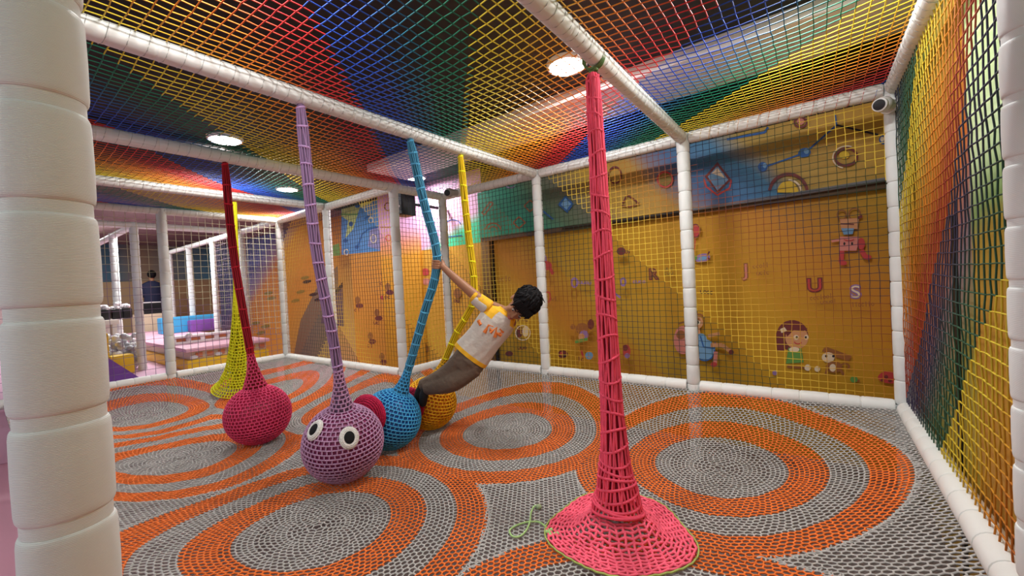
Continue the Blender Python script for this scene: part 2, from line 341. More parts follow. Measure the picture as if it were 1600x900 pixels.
# small figures between the first two posts
M.ell((886, 551), 8, 6, DK); M.ell((884, 550), 2.5, 2.5, RD); M.ell((889, 553), 2, 2, BK); M.ell((916, 512), 10, 9, TB); M.ell((919, 522), 7, 8, PP); M.ell((915, 524), 5, 5, SK); M.ell((902, 509), 4, 4, TB); M.line([(905, 532), (925, 528)], 5, GNP); M.ell((927, 553), 6, 6, LB); M.line([(915, 545), (918, 556)], 3, RD); M.scrib(910, 559, 14, DK, 6, .1)
M.ell((985, 546), 6, 10, RD); M.ell((983, 541), 4, 5, DK); M.ell((986, 553), 4, 4, PP); M.ell((930, 505), 5, 8, DK); M.ell((958, 510), 4, 9, DK); M.ell((857, 405), 5, 8, PP); M.ell((862, 415), 8, 7, RD); M.line([(866, 417), (872, 428)], 5, RD); M.ring((864, 463), 5, 9, 2.5, RD); M.ring((905, 441), 6, 8, 3, PP); M.ring((980, 440), 5, 7, 3, PP); M.ell((977, 393), 7, 6, DK); M.scrib(983, 394, 14, DK, 5, 0); M.line([(964, 455), (976, 464)], 3, PP)
M.ell((815, 505), 0.1, .1, BK); M.scrib(815, 498, 20, DK, 5, 0); M.ell((820, 516), 6, 9, DK); M.ell((830, 516), 5, 8, WH); M.ring((826, 518), 12, 12, 1.6, WH); M.scrib(818, 541, 16, DK, 5, 0); M.ell((805, 550), 6, 4, DK); M.scrib(789, 437, 24, TB, 7, -.1)
M.done('mural_figures', wall_back)
letter('U', 1273, 455, 21, RD, DK); letter('S', 1337, 465, 20, WH, PP); letter('J', 1166, 431, 20, PKP, TB); letter('R', 1021, 436, 17, TB, DK)
# shapes on the painted bulkhead above
M = Mural(1, YA-.06)
M.poly([(1121, 253), (1143, 281), (1122, 302), (1101, 276)], DK); M.poly([(1121, 259), (1138, 281), (1121, 298), (1106, 276)], LB); M.poly([(1121, 262), (1134, 279), (1124, 275), (1112, 271)], WH); M.line([(1100, 280), (1104, 292), (1121, 305), (1140, 294), (1143, 281)], 2.5, RD)
M.line([(1136, 218), (1195, 207), (1200, 199)], 3.5, BL); M.line([(1192, 262), (1258, 239), (1307, 196), (1305, 180)], 2.6, BL); M.line([(1307, 196), (1372, 211)], 3, BK); M.ell((1192, 261), 7.5, 7.5, BL); M.ell((1195, 259), 3, 4, LB); M.ell((1257, 239), 10, 7.5, BL, -15); M.ell((1260, 237), 4, 4, LB); M.ell((1381, 219), 8, 7.5, BL); M.ell((1378, 218), 3, 4, WH)
M.ring((1232, 302), 32, 32, 5, DK, 8, 172); M.ring((1232, 302), 22, 22, 3, WH, 10, 90); M.ell((1231, 303), 17, 20, YL, 0, 5, 175)
M.ring((1322, 246), 19, 15, 4, DK, 0, 360, -8); M.ring((1322, 246), 22, 18, 2, WH, 60, 250, -8); M.ell((1319, 243), 8, 6, YL); M.ring((1251, 192), 11, 9, 3, DK); M.ell((1251, 191), 6, 5, PKP)
M.ring((1040, 281), 13, 13, 2.6, RD, 0, 360); M.ell((1040, 281), 10, 10, OL); M.ring((962, 274), 11, 14, 2.6, DK); M.line([(974, 318), (981, 305), (992, 312), (1000, 319), (985, 323), (972, 322)], 2.4, DK)
M.poly([(885, 306), (898, 319), (888, 333), (873, 320)], BL); M.poly([(885, 310), (894, 319), (887, 328), (878, 320)], LB); M.line([(850, 330), (866, 343)], 2.4, BL)
for (x, y) in ((830, 322), (813, 348)): M.line([(x-9, y), (x, y-9), (x+10, y), (x, y+9), (x-9, y)], 2.2, TB)
M.line([(755, 333), (768, 316), (773, 318), (760, 336), (755, 333)], 2.2, TB); M.ring((773, 360), 13, 12, 2.2, TB, 5, 175); M.ring((773, 360), 7, 7, 1.8, TB, 5, 175); M.ring((800, 291), 7, 4, 1.8, PP, 180, 360)
M.done('mural_shapes', wall_back)
wall_rear = bpy.data.objects['wall_rear']
M = Mural(1, .62)
M.poly([(533, 318), (590, 300), (596, 392), (534, 398)], mat('panel_blue', (.07, .24, .58), .5)); M.poly([(534, 318), (585, 302), (580, 318), (562, 325), (556, 345), (552, 358), (540, 372), (544, 345), (534, 338)], mat('panel_yellow', (.52, .58, .20), .5)); M.poly([(575, 385), (578, 360), (595, 352), (597, 392)], mat('panel_violet', (.24, .22, .46), .5))
M.line([(559, 386), (566, 366), (576, 358), (594, 354)], 2.2, BL); M.ring((580, 344), 4, 5, 1.3, WH); M.ring((584, 373), 5, 7, 1.4, WH); M.ell((559, 321), 4, 4, BL); M.ell((549, 350), 3, 4, BL); M.ell((540, 376), 3, 3.5, BL); M.ell((558, 386), 3, 3, BL); M.line([(533, 335), (560, 335)], 2, GNP); M.line([(570, 342), (582, 334)], 3, BL); M.ring((542, 394), 4, 5, 1.4, WH)
M.poly([(516, 385), (531, 380), (533, 399), (520, 400)], GNP)
M.done('mural_panel', wall_rear)
M = Mural(1, .45)
M.ring((606, 323), 6, 7, 2, DK); M.ring((607, 372), 5, 5.5, 1.8, RD); M.line([(594, 355), (620, 355)], 1.8, TB)
for (x, y) in ((585, 428), (606, 448), (575, 490), (594, 498), (565, 527), (583, 560), (545, 470)):
    M.ell((x, y), 4, 6, TB); M.ell((x+3, y+9), 6, 4, DK); M.scrib(x-5, y+16, 14, DK, 5, .1)
M.line([(587, 446), (587, 462)], 5, RD); M.ell((587, 466), 7, 4, RD)
M.mb.v = [(p[0], .449 if p[0] > -5.95 else .619, p[2]) for p in M.mb.v]
M.done('mural_figures', bpy.data.objects['wall_pillar'])
M = Mural(1, .49)
M.ell((637, 373), 4, 4, BL); M.line([(637, 377), (640, 392)], 1.4, TB); M.ell((665, 425), 6, 6, RD); M.ell((666, 440), 8, 5, PKP); M.ring((708, 350), 12, 7, 1.4, BL, 0, 180); M.line([(700, 370), (722, 368)], 1.4, BL)
for (x, y) in ((652, 480), (664, 545), (648, 520), (716, 458)): M.ell((x, y), 6, 8, TB); M.scrib(x-6, y+12, 14, DK, 5, .1)
M.done('mural_figures', wall_rear)
# rear wall at the far left: hill, house outline, leaves
M = Mural(1, .95)
M.poly([(455, 575), (470, 500), (500, 440), (528, 415), (528, 600)], mat('hill_grey', (.20, .14, .09), .6)); M.poly([(502, 505), (505, 478), (535, 445), (538, 510)], mat('house_mauve', (.13, .07, .10), .6)); M.poly([(502, 480), (536, 440), (536, 448), (504, 486)], BK)
for (x, y) in ((490, 460), (505, 434), (480, 440), (470, 456), (477, 434), (498, 468), (462, 470), (385, 465), (420, 458), (424, 466), (408, 520), (400, 505), (415, 510)): M.ell((x, y), 7, 2.6, OL if x < 480 else BK, -12)
M.done('mural_hill', wall_rear)

# ------------------------------------------------------------------ padded cage: posts, beams, rails
SEG = .155
def pad_profile(L, r=.05):
    n = max(1, round(L/SEG)); s = L/n; P = []
    for k in range(n):
        for t, q in ((0, .88), (.02, .88), (.03, .95), (.07, .985), (.3, 1.0), (.5, 1.005), (.7, 1.0), (.93, .985), (.97, .95), (.98, .88)): P.append(((k+t)*s, r*q))
    P.append((L, r*.88)); return P, s
def post_mesh(L, r=.05, nseg=24):
    P, s = pad_profile(L, r); mb = MB()
    mb.loft([[(q*math.cos(a), q*math.sin(a), z) for a in np.arange(nseg)*2*PI/nseg] for z, q in P], FOAM); return mb, s
PG = 'padded cage posts'
mb, s_ = post_mesh(2.64); pm = mb.build('post_padding'); PMESH = pm.data; bpy.data.objects.remove(pm)
def post(label, x, y, r=None, near=None):
    t = thing('padded_post', label, 'post', (x, y, 0), PG)
    if near is not None:
        s = .1455; A_n = np.arange(56)*2*PI/56; k = 0
        ringp = lambda q, z: [(q*math.cos(a), q*math.sin(a), z) for a in A_n]
        b = MB(); b.tube([(0, 0, 0), (0, 0, 2.64)], r*.915, FOAM, 48); b.build('pole', t)
        z = near - s*int(near/s+1)
        while z < 2.62:
            a_, b_ = max(z+.009, .001), min(z+s-.009, 2.64)
            if b_-a_ > .03:
                b = MB(); h = b_-a_; e_ = min(.012, h*.2)
                b.loft([ringp(r*.90, a_), ringp(r*.945, a_+.0012), ringp(r*.975, a_+e_*.40), ringp(r*.992, a_+e_), ringp(r*1.004, (a_+b_)/2), ringp(r*.992, b_-e_), ringp(r*.975, b_-e_*.40), ringp(r*.945, b_-.0012), ringp(r*.90, b_)], FOAM)
                b.build('foam_sleeve', t)
            z += s
    else:
        o = bpy.data.objects.new('foam_sleeve', PMESH); C.objects.link(o); o.parent = t; o.rotation_euler = (0, 0, rng.uniform(0, 6))
    return t
post('white padded post in the right rear corner, carrying the white security camera', XF, 0)
post('white padded post against the mural between the red hanging net and the right corner post', X2, 0)
post('white padded post against the mural just right of the boy\'s head', X1, 0)
post('white padded post behind the boy\'s gripping hand, under the dark security camera', XQ, 0)
post('white padded post directly behind the top of the blue ball swing', XQ, YN)
post('white padded post partly hidden behind the rope of the lilac ball', XS, YN)
post('white padded post at the rear left corner of the grey and orange net floor', XL, YN)
post('white padded post in the left side net in front of the pink platform', XL, YM)
post('large white padded post filling the left edge of the view', -1.288, -3.424, .0505, float(dep(70, 322, .55)[2]))
post('large white padded post cut off at the right edge of the view', 0.0, -1.985, .052, float(dep(1592, 655, .89)[2]))
post('white padded post of the neighbouring cage, first one left of the rear left corner', -8.1, YN)
post('white padded post of the neighbouring cage behind the red ball rope', -9.47, YN)
post('white padded post of the neighbouring cage, third one along the rear net', -10.85, YN)
post('slim distant white padded post, farthest along the rear net of the neighbouring cage', -12.2, YN)
post('beige looking padded post standing by the table of the neighbouring cage', -8.1, YM)
post('pale padded post behind the table with black and white bundles', -9.47, YM)

def beam_mb(a, b, r, m, segs=True):
    a = np.array(a, float); b = np.array(b, float); L = np.linalg.norm(b-a); t = (b-a)/L
    U = np.cross(t, (0, 0, 1)); U /= np.linalg.norm(U); V = np.cross(U, t); P, s = pad_profile(L, r); mb = MB()
    if not segs: P = [(z, r*(.965+.035*(q/r-.88)/.12)) for z, q in P]
    else: P = [(z, r*(.90+.10*(q/r-.88)/.12)) for z, q in P]
    mb.loft([[a+t*z+q*(math.cos(g)*U+math.sin(g)*V) for g in np.arange(20)*2*PI/20] for z, q in P], m); return mb
def beam(name, label, cat, a, b, grp, r=.047, segs=True):
    o = beam_mb(a, b, r, FOAM_H, segs).build(name, None, tuple((np.array(a)+np.array(b))/2)); return tag(o, label, cat, grp)
BG, RG = 'padded top beams of the cage', 'padded floor rails of the cage'
def tb(label, a, b, segs=False): return beam('padded_beam', label, 'beam', (*a, H), (*b, H), BG, .046, segs)
e = .05
tb('white padded top beam with red and orange lacing, along the mural in the right rear corner', (X2+e, 0), (XF-e, 0), True)
tb('white padded top beam along the mural behind the red hanging net', (X1+e, 0), (X2-e, 0), True)
tb('white padded top beam along the mural above the boy, behind the yellow rope', (XQ+e, 0), (X1-e, 0), True)
tb('white padded top beam running overhead along the right side net', (XF, -.05), (XF, YF))
tb('white padded ceiling beam the red hanging net is tied to', (X2, -.05), (X2, YF-.03))
tb('long white padded ceiling beam carrying the lilac, blue and yellow ropes', (X1, -.05), (X1, YF))
tb('white padded ceiling beam carrying the red ball rope', (XQ, -.05), (XQ, YF))
tb('white padded ceiling beam next beyond the one with the red ball rope', (XS, YN-.05), (XS, YF))
tb('white padded top beam along the left side net', (XL, YN-.05), (XL, YF))
tb('short white padded top beam between the post behind the blue swing and the lilac rope', (XS+e, YN), (XQ-e, YN))
tb('short white padded top beam just left of the lilac rope, reaching the rear left corner', (XL+e, YN), (XS-e, YN))
tb('white padded top beam of the neighbouring cage running away behind the red ball rope', (-12.2, YN), (XL-e, YN), True)
tb('white padded top beam of the neighbouring cage above the beige post', (-8.1, YF), (-8.1, YN-.05), True)
tb('white padded top beam of the neighbouring cage leaving the beige post towards the left wall', (-12.2, YM), (-8.15, YM), True)
def rl(label, a, b): return beam('padded_rail', label, 'rail', (*a, ZO), (*b, ZO), RG, .05)
rl('white padded floor rail under the mural at the right rear corner', (X2+e, 0), (XF-e, 0))
rl('white padded floor rail under the mural behind the red hanging net', (X1+e, 0), (X2-e, 0))
rl('white padded floor rail under the mural below the boy\'s shirt', (XQ+e, 0), (X1-e, 0))
rl('white padded floor rail at the foot of the right side net', (XF, -.05), (XF, YF))
rl('short white padded floor rail running back behind the blue ball', (XQ, YN+e), (XQ, -e))
rl('white padded floor rail between the lilac rope and the blue ball', (XS+e, YN), (XQ-e, YN))
rl('white padded floor rail from the rear left corner to the lilac rope', (XL+e, YN), (XS-e, YN))
rl('white padded floor rail below the yellow edged platform in the left side net', (XL, YM+e), (XL, YN-e))
rl('white padded floor rail beside the purple wedge in the left side net', (XL, YF), (XL, YM-e))

# ------------------------------------------------------------------ coloured nets
YE, OR, RE, BU, GR = (.72, .56, .03), (.85, .27, .015), (.62, .03, .03), (.015, .07, .42), (.0, .16, .085)
PAL = (YE, OR, RE, BU, GR)
DIM = ((.85, .62, .06), (.46, .19, .015), (.20, .045, .012), (.012, .016, .045), (.018, .045, .018))  # rainbow tones except yellow darkened, painting in the weak light on the rear nets
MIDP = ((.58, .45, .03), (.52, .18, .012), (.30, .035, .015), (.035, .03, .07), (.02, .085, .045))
def rainbow(s, g0, per=1.985, split=.58, pal=PAL):
    t = ((s-g0)/per) % 1.0; t = t[..., None]
    a = np.clip(t/split, 0, 1); b = np.clip((t-split)/(1-split), 0, 1)
    YE_, OR_, RE_, BU_, GR_ = map(np.array, pal)
    k = np.clip((a-.18)/.35, 0, 1); k2 = np.clip((a-.58)/.25, 0, 1)
    w1 = (YE_*(1-k)+OR_*k)*(1-k2)+RE_*k2; k3 = np.clip((b-.3)/.45, 0, 1)
    return np.where(t < split, w1, BU_*(1-k3)+GR_*k3)
def net(name, label, O, U, V, lu, lv, colf, cell=.048, rad=.0023, sag=(0, 0, 0), wob=.004, holes=None, lace=None, cat='net', group='rainbow nets of the play cage'):
    O, U, V = (np.array(q, float) for q in (O, U, V)); nu, nv = round(lu/cell), round(lv/cell)
    a = np.linspace(0, lu, nu+1); b = np.linspace(0, lv, nv+1); A, B = np.meshgrid(a, b, indexing='ij')
    inr = (np.sin(PI*A/lu)*np.sin(PI*B/lv))**.6
    P = O + A[..., None]*U + B[..., None]*V
    nrm = np.cross(U, V); w = (np.sin(A*5.1+B*2.3+lu*3)*.5+np.sin(B*6.3-A*1.7+lv)*.5)
    P = P + inr[..., None]*np.array(sag) + (w*inr*.012)[..., None]*nrm
    P += (np.minimum(inr, 1)[..., None])*wob*(np.sin(A*9+B*3)[..., None]*U + np.sin(B*8-A*4)[..., None]*V) + rng.normal(0, .0012, P.shape)
    E0 = [P[:-1].reshape(-1, 3), P[:, :-1].reshape(-1, 3)]; E1 = [P[1:].reshape(-1, 3), P[:, 1:].reshape(-1, 3)]
    F0 = np.concatenate(E0); F1 = np.concatenate(E1)
    # colour follows the knots, so the colour steps from mesh to mesh
    G = O + A[..., None]*U + B[..., None]*V
    Q = np.concatenate([((G[:-1]+G[1:])/2).reshape(-1, 3), ((G[:, :-1]+G[:, 1:])/2).reshape(-1, 3)])
    Q = np.round((Q-O)/cell)*cell+O
    if holes is not None: k = ~holes((F0+F1)/2); F0, F1, Q = F0[k], F1[k], Q[k]
    loc = tuple(O + U*lu/2 + V*lv/2); cols = colf(Q)*rng.uniform(.88, 1.08, (len(Q), 1))
    o = strands(name, F0, F1, rad, cols, NET, None, loc); tag(o, label, cat, group)
    if lace:
        for pq in lace:
            p, q = pq[:2]; p = np.array(p, float); q = np.array(q, float); L = np.linalg.norm(q-p); t = (q-p)/L; Uu = np.cross(t, (0, 0, 1)); Vv = np.array((0, 0, 1.))
            n = int(L/.062)*9; k = np.arange(n+1); th = k*2*PI/9; c = p + t*(k*L/n)[:, None]
            sp = c + .0478*(np.cos(th)[:, None]*Uu + np.sin(th)[:, None]*Vv)
            LC = colf(np.round(c[:-1]/.06)*.06) if len(pq) > 2 else np.tile(np.array([[.45, .45, .43]]), (n, 1))
            strands('lacing_cord', sp[:-1], sp[1:], .0015, LC, NET, o, loc, 3)
    return o
z0, hh = ZO+.03, 1.94
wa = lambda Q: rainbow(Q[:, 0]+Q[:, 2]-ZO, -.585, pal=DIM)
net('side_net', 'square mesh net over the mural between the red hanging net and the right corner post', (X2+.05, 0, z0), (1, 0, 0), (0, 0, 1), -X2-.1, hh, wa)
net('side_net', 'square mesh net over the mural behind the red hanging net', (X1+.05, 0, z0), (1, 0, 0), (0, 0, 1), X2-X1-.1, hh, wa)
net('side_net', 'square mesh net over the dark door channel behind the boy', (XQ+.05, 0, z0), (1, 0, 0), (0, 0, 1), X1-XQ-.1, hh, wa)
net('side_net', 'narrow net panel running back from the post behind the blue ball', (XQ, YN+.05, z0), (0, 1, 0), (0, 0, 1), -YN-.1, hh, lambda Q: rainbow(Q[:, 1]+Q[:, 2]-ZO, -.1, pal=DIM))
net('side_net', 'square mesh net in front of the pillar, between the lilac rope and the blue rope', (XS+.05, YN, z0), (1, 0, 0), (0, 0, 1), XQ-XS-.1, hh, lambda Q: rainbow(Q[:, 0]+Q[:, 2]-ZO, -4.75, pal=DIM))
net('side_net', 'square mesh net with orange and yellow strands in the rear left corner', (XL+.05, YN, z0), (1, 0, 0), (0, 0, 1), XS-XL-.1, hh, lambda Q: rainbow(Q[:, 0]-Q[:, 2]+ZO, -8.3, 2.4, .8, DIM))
PALE = lambda Q: np.where((Q[:, 1:2]*.5+Q[:, 2:3]-ZO) > .02, np.array([[.56, .54, .36]]), np.array([[.20, .14, .24]]))
net('side_net', 'pale square mesh net in front of the pink platform', (XL, YM+.05, z0), (0, 1, 0), (0, 0, 1), YN-YM-.1, hh, PALE, .08, .0028)
net('side_net', 'pale square mesh net in front of the purple wedge and the table', (XL, YF+.05, z0), (0, 1, 0), (0, 0, 1), YM-YF-.1, hh, PALE, .09, .0028)
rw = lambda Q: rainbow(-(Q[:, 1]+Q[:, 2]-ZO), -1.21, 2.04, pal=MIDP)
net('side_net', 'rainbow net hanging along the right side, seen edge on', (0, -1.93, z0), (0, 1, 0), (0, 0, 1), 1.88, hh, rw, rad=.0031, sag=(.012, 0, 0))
net('side_net', 'pale net on the rear side of the neighbouring cage', (-9.42, YN, z0+.28), (1, 0, 0), (0, 0, 1), -6.78+9.42, hh-.28, lambda Q: np.tile(np.array([[.30, .22, .27]]), (len(Q), 1)), cell=.09)
ce = lambda Q: rainbow(Q[:, 0]+Q[:, 1], -3.72, 2.27, .6)
ce3 = lambda Q: rainbow(-(Q[:, 0]+Q[:, 1]), 7.15, 2.15, .6)
zt = H+.045
CN = 'rainbow nets stretched overhead'
def lc(x, y0, y1): return ((x, y0, H), (x, y1, H))
net('overhead_net', 'overhead rainbow net in the right corner bay, beside the security camera', (X2, YF, zt), (1, 0, 0), (0, 1, 0), -X2, -YF, ce, .05, .0026, sag=(0, 0, -.06), lace=[lc(X2, YF, -.06), ((X2+.08, 0, H), (-.08, 0, H), 1), lc(0, YF, -.1)], group=CN)
net('overhead_net', 'overhead rainbow net in the middle bay with the round lamp shining through', (X1, YF, zt), (1, 0, 0), (0, 1, 0), X2-X1, -YF, ce, .05, .0026, sag=(0, 0, -.05), lace=[lc(X1, YF, -.06), ((X1+.08, 0, H), (X2-.08, 0, H))], group=CN)
net('overhead_net', 'overhead rainbow net between the three rope beam and the red ball beam', (XQ, YF, zt), (1, 0, 0), (0, 1, 0), X1-XQ, -YF, ce, .05, .0026, sag=(0, 0, -.05), lace=[lc(XQ, YF, -.06), ((XQ+.08, 0, H), (X1-.08, 0, H))], group=CN)
net('overhead_net', 'overhead blue and green net just beyond the red ball beam', (XS, YF, zt), (1, 0, 0), (0, 1, 0), XQ-XS, YN-YF, ce, .05, .0026, sag=(0, 0, -.05), lace=[lc(XS, YF, YN-.06), ((XS+.08, YN, H), (XQ-.08, YN, H))], group=CN)
net('overhead_net', 'overhead net of the farthest left bay, above the pink platform side', (XL, YF, zt), (1, 0, 0), (0, 1, 0), XS-XL, YN-YF, ce, .05, .0026, sag=(0, 0, -.05), lace=[lc(XL, YF, YN-.06), ((XL+.08, YN, H), (XS-.08, YN, H))], group=CN)

# ------------------------------------------------------------------ crocheted floor net
def sagz(x, y):
    notch = np.hypot(np.maximum(x-XQ, 0), np.maximum(YN-y, 0))
    g = 1.0
    for d in (-x, x-XL, y-YF, -y, notch): g = g*(1-(1-np.clip(d, 0, 1))**2)
    return ZO - .26*g
RINGC = np.array([(-2.47, -2.50), (-2.43, -.98), (-.93, -.86), (-4.22, -2.62), (-.78, -2.50), (-4.05, -1.22), (-5.95, -2.48), (-5.62, -1.42)])
A_, B_, K_ = [], [], []
CW, CH, RMAX = .0295, .0225, .86
ORN, GRY = np.array((.86, .19, .035)), np.array((.45, .435, .415))
def addE(P, Q, col): A_.append(P); B_.append(Q); K_.append(np.tile(col, (len(P), 1)) if np.ndim(col) == 1 else col)
own = []
for ci, (cx, cy) in enumerate(RINGC):
    sq = rng.uniform(0, 6)
    def PT(r, th): k = 1+.010*np.cos(3*th+sq)*np.clip(r/.5, 0, 1); return np.stack([cx+r*k*np.cos(th), cy+r*k*np.sin(th)], -1)
    n0 = len(A_)
    for k in range(1, int(RMAX/CH)+1):
        r = k*CH; rb = (max(1, 6*(k//6)+3) if k > 5 else k)*CH; M_ = max(5, round(2*PI*rb/CW)); N = 2*M_; i_ = np.arange(N); th = i_*2*PI/N
        col = ORN if (.345 < r < .525 or .685 < r < .835) else GRY
        up = (i_+k) % 2 == 0
        P = PT(r+np.where(up, .0032, -.0032), th); addE(P, np.roll(P, -1, 0), col)
        addE(P[up], PT(r+CH-.0032, th[up]+rng.normal(0, .035*CW/r, up.sum())), col)
    own.append(np.full(sum(len(a) for a in A_[n0:]), ci))
n0 = len(A_)
nx, ny = int(-XL/CW*2), int(-YF/CH); jj = np.arange(nx+1)*CW/2+XL
for i in range(ny+1):
    y = YF+i*CH; up = (np.arange(nx+1)+i) % 2 == 0
    P = np.stack([jj, y+np.where(up, .0032, -.0032)], -1); addE(P[:-1], P[1:], GRY)
    addE(P[up], np.stack([jj[up], np.full(up.sum(), y+CH-.0032)], -1), GRY)
own.append(np.full(sum(len(a) for a in A_[n0:]), -1)); own = np.concatenate(own)
A2 = np.concatenate(A_); B2 = np.concatenate(B_); K2 = np.concatenate(K_)
mid = (A2+B2)/2; D = np.linalg.norm(mid[:, None]-RINGC[None], axis=2); nearest = D.argmin(1); dmin = D.min(1)
keep = np.where(own >= 0, (own == nearest), dmin > RMAX*.985)
keep &= (mid[:, 0] < -.03) & (mid[:, 0] > XL+.03) & (mid[:, 1] > YF+.10) & (mid[:, 1] < np.where(mid[:, 0] > XQ, -.03, YN-.03))
A2, B2, K2 = A2[keep], B2[keep], K2[keep]
Z = lambda P: np.concatenate([P, (sagz(P[:, 0], P[:, 1]) + .002*np.sin(P[:, 0]*37+P[:, 1]*23))[:, None]], 1)
K2 = K2*rng.uniform(.80, 1.12, (len(K2), 1))
fn = strands('crocheted_floor_net', Z(A2), Z(B2), .0040, K2, YARN, None, (-3, -2, ZO-.1), 4)
tag(fn, 'grey crocheted floor net with large concentric orange rings', 'net')

# ------------------------------------------------------------------ ceiling lamps
LG = 'round ceiling lamps'
GLOW = mat('lamp_diffuser', (1, 1, 1), .5, emit=(1, .97, .92), estr=LAMP_GLOW)
def lamp(label, x, y, r=.125, z=ZC, watts=LAMP_W):
    t = thing('ceiling_lamp', label, 'lamp', (x, y, z), LG)
    a = np.arange(32)*2*PI/32; ring = lambda q, h: [(q*math.cos(k), q*math.sin(k), h) for k in a]
    mb = MB(); mb.loft([ring(r*1.0, -.001), ring(r*1.12, -.001), ring(r*1.12, -.02), ring(r*1.06, -.03), ring(r*.98, -.03), ring(r*.98, -.012)], WHITE, caps=False); mb.build('lamp_rim', t)
    mb = MB(); mb.loft([ring(r*.99, -.014), ring(r*.97, -.026), ring(r*.6, -.031)], GLOW); mb.build('lamp_diffuser', t)
    l = area('lamp_light', (x, y, z-.045), r*1.8, watts); l.parent = t; l.location = (0, 0, -.045)
P = [at(886, 105, 2, ZC-.03), at(352, 220, 2, ZC-.03), at(449, 297, 2, ZC-.03), at(650, 279, 2, ZC-.03)]
lamp('round lamp shining through the overhead net beside the red hanging net', P[0][0], P[0][1])
lamp('round lamp above the red ball rope', P[1][0], P[1][1], .13)
lamp('round lamp left of the lilac ball rope', P[2][0], P[2][1], .13)
lamp('round lamp just left of the blue rope', P[3][0], P[3][1], .12)
# the same lamps go on outside the view
for x, y, k in ((-1.9, -2.9, .75), (-.5, -1.3, 1.05)):
    area('lamp_light', (x, y, ZC-.05), .24, LAMP_W*k)

# ------------------------------------------------------------------ security cameras, loudspeaker
def cctv(label, pos, look, m, r=.045):
    t = thing('security_camera', label, 'security camera', tuple(pos)); pos = np.array(pos, float)
    look = np.array(look, float); look /= np.linalg.norm(look); U = np.cross(look, (0, 0, 1)); U /= np.linalg.norm(U); V = np.cross(U, look)
    R = np.stack([U, V, look], 1); mb = MB(); mb.ball(pos, (r, r, r), m, 24, 14, R)
    ring = lambda q, h: [pos+look*h+q*(math.cos(k)*U+math.sin(k)*V) for k in np.arange(24)*2*PI/24]
    mb.loft([ring(r*.82, r*.5), ring(r*.84, r*.95), ring(r*.70, r*1.05)], m); mb.build('housing', t, pos)
    mb = MB(); mb.loft([ring(r*.68, r*1.02), ring(r*.66, r*1.12), ring(r*.3, r*1.17)], BLACK); mb.build('lens', t, pos)
    return t, pos, R
t, p0, R = cctv('white round security camera on the right rear corner post', dep(1380, 163, 2.46), (-.55, -1, -.22), WHITE, .046)
mb = MB(); mb.tube([p0, p0+np.array((.03, .055, .0))], .04, WHITE, 20); mb.tube([p0+np.array((.03, .055, 0)), p0+np.array((.035, .065, 0))], .048, WHITE, 20); mb.build('mount', t, p0)
t, p0, R = cctv('dark grey security camera on the post behind the boy\'s gripping hand', dep(702, 301, 4.52), (.35, -1, -.25), GREYP, .05)
mb = MB(); mb.tube([p0, p0+np.array((.02, .10, .01))], .035, GREYP, 16); mb.build('mount', t, p0)
c0 = dep(631, 317, 5.0); t = thing('loudspeaker', 'black wall loudspeaker beside the top of the blue rope', 'loudspeaker', tuple(c0))
mb = MB(); q = c0; mb.bbox(q-(.10, .10, .165), q+(.10, .10, .165), BLACK, .015); mb.build('cabinet', t, c0)
mb = MB(); mb.bbox(q+(-.088, -.112, -.15), q+(.088, -.098, .15), mat('speaker_grille', (.05, .062, .08), .5, bump=('noise', 300, .5, .01)), .006); mb.build('grille', t, c0)
mb = MB(); mb.disc(q+(.05, -.1125, -.06), (.014, 0, 0), (0, 0, .014), WHITE, 16, (0, -.003, 0)); mb.build('badge', t, c0)
mb = MB(); mb.tube([q+(0, .09, 0), q+(0, .45-q[1]+.02, 0)], .02, BLACK); mb.build('bracket', t, c0)

# ------------------------------------------------------------------ crocheted ropes and balls
class Axis:
    def __init__(s, pts):
        # smooth polyline (Catmull-Rom) with parallel frames
        P = [np.array(p, float) for p in pts]; Q = []
        E_ = [2*P[0]-P[1]] + P + [2*P[-1]-P[-2]]
        for i in range(1, len(E_)-2):
            a, b, c, d = E_[i-1:i+3]
            for t in np.linspace(0, 1, 12, endpoint=False): Q.append(.5*((2*b)+(-a+c)*t+(2*a-5*b+4*c-d)*t*t+(-a+3*b-3*c+d)*t**3))
        Q.append(P[-1]); s.Q = np.array(Q); d = np.linalg.norm(np.diff(s.Q, axis=0), axis=1); s.S = np.concatenate([[0], np.cumsum(d)]); s.L = s.S[-1]
    def __call__(s, q):
        p = np.array([np.interp(q, s.S, s.Q[:, k]) for k in range(3)]); e = .01; m = min(max(q, e), s.L-e)
        a = np.array([np.interp(m-e, s.S, s.Q[:, k]) for k in range(3)]); b = np.array([np.interp(m+e, s.S, s.Q[:, k]) for k in range(3)])
        t = (b-a)/np.linalg.norm(b-a)
        if q > s.L: p = p + t*(q-s.L)
        U = np.cross(t, (.3, 1, 0)); U /= np.linalg.norm(U); return p, U, np.cross(t, U), t
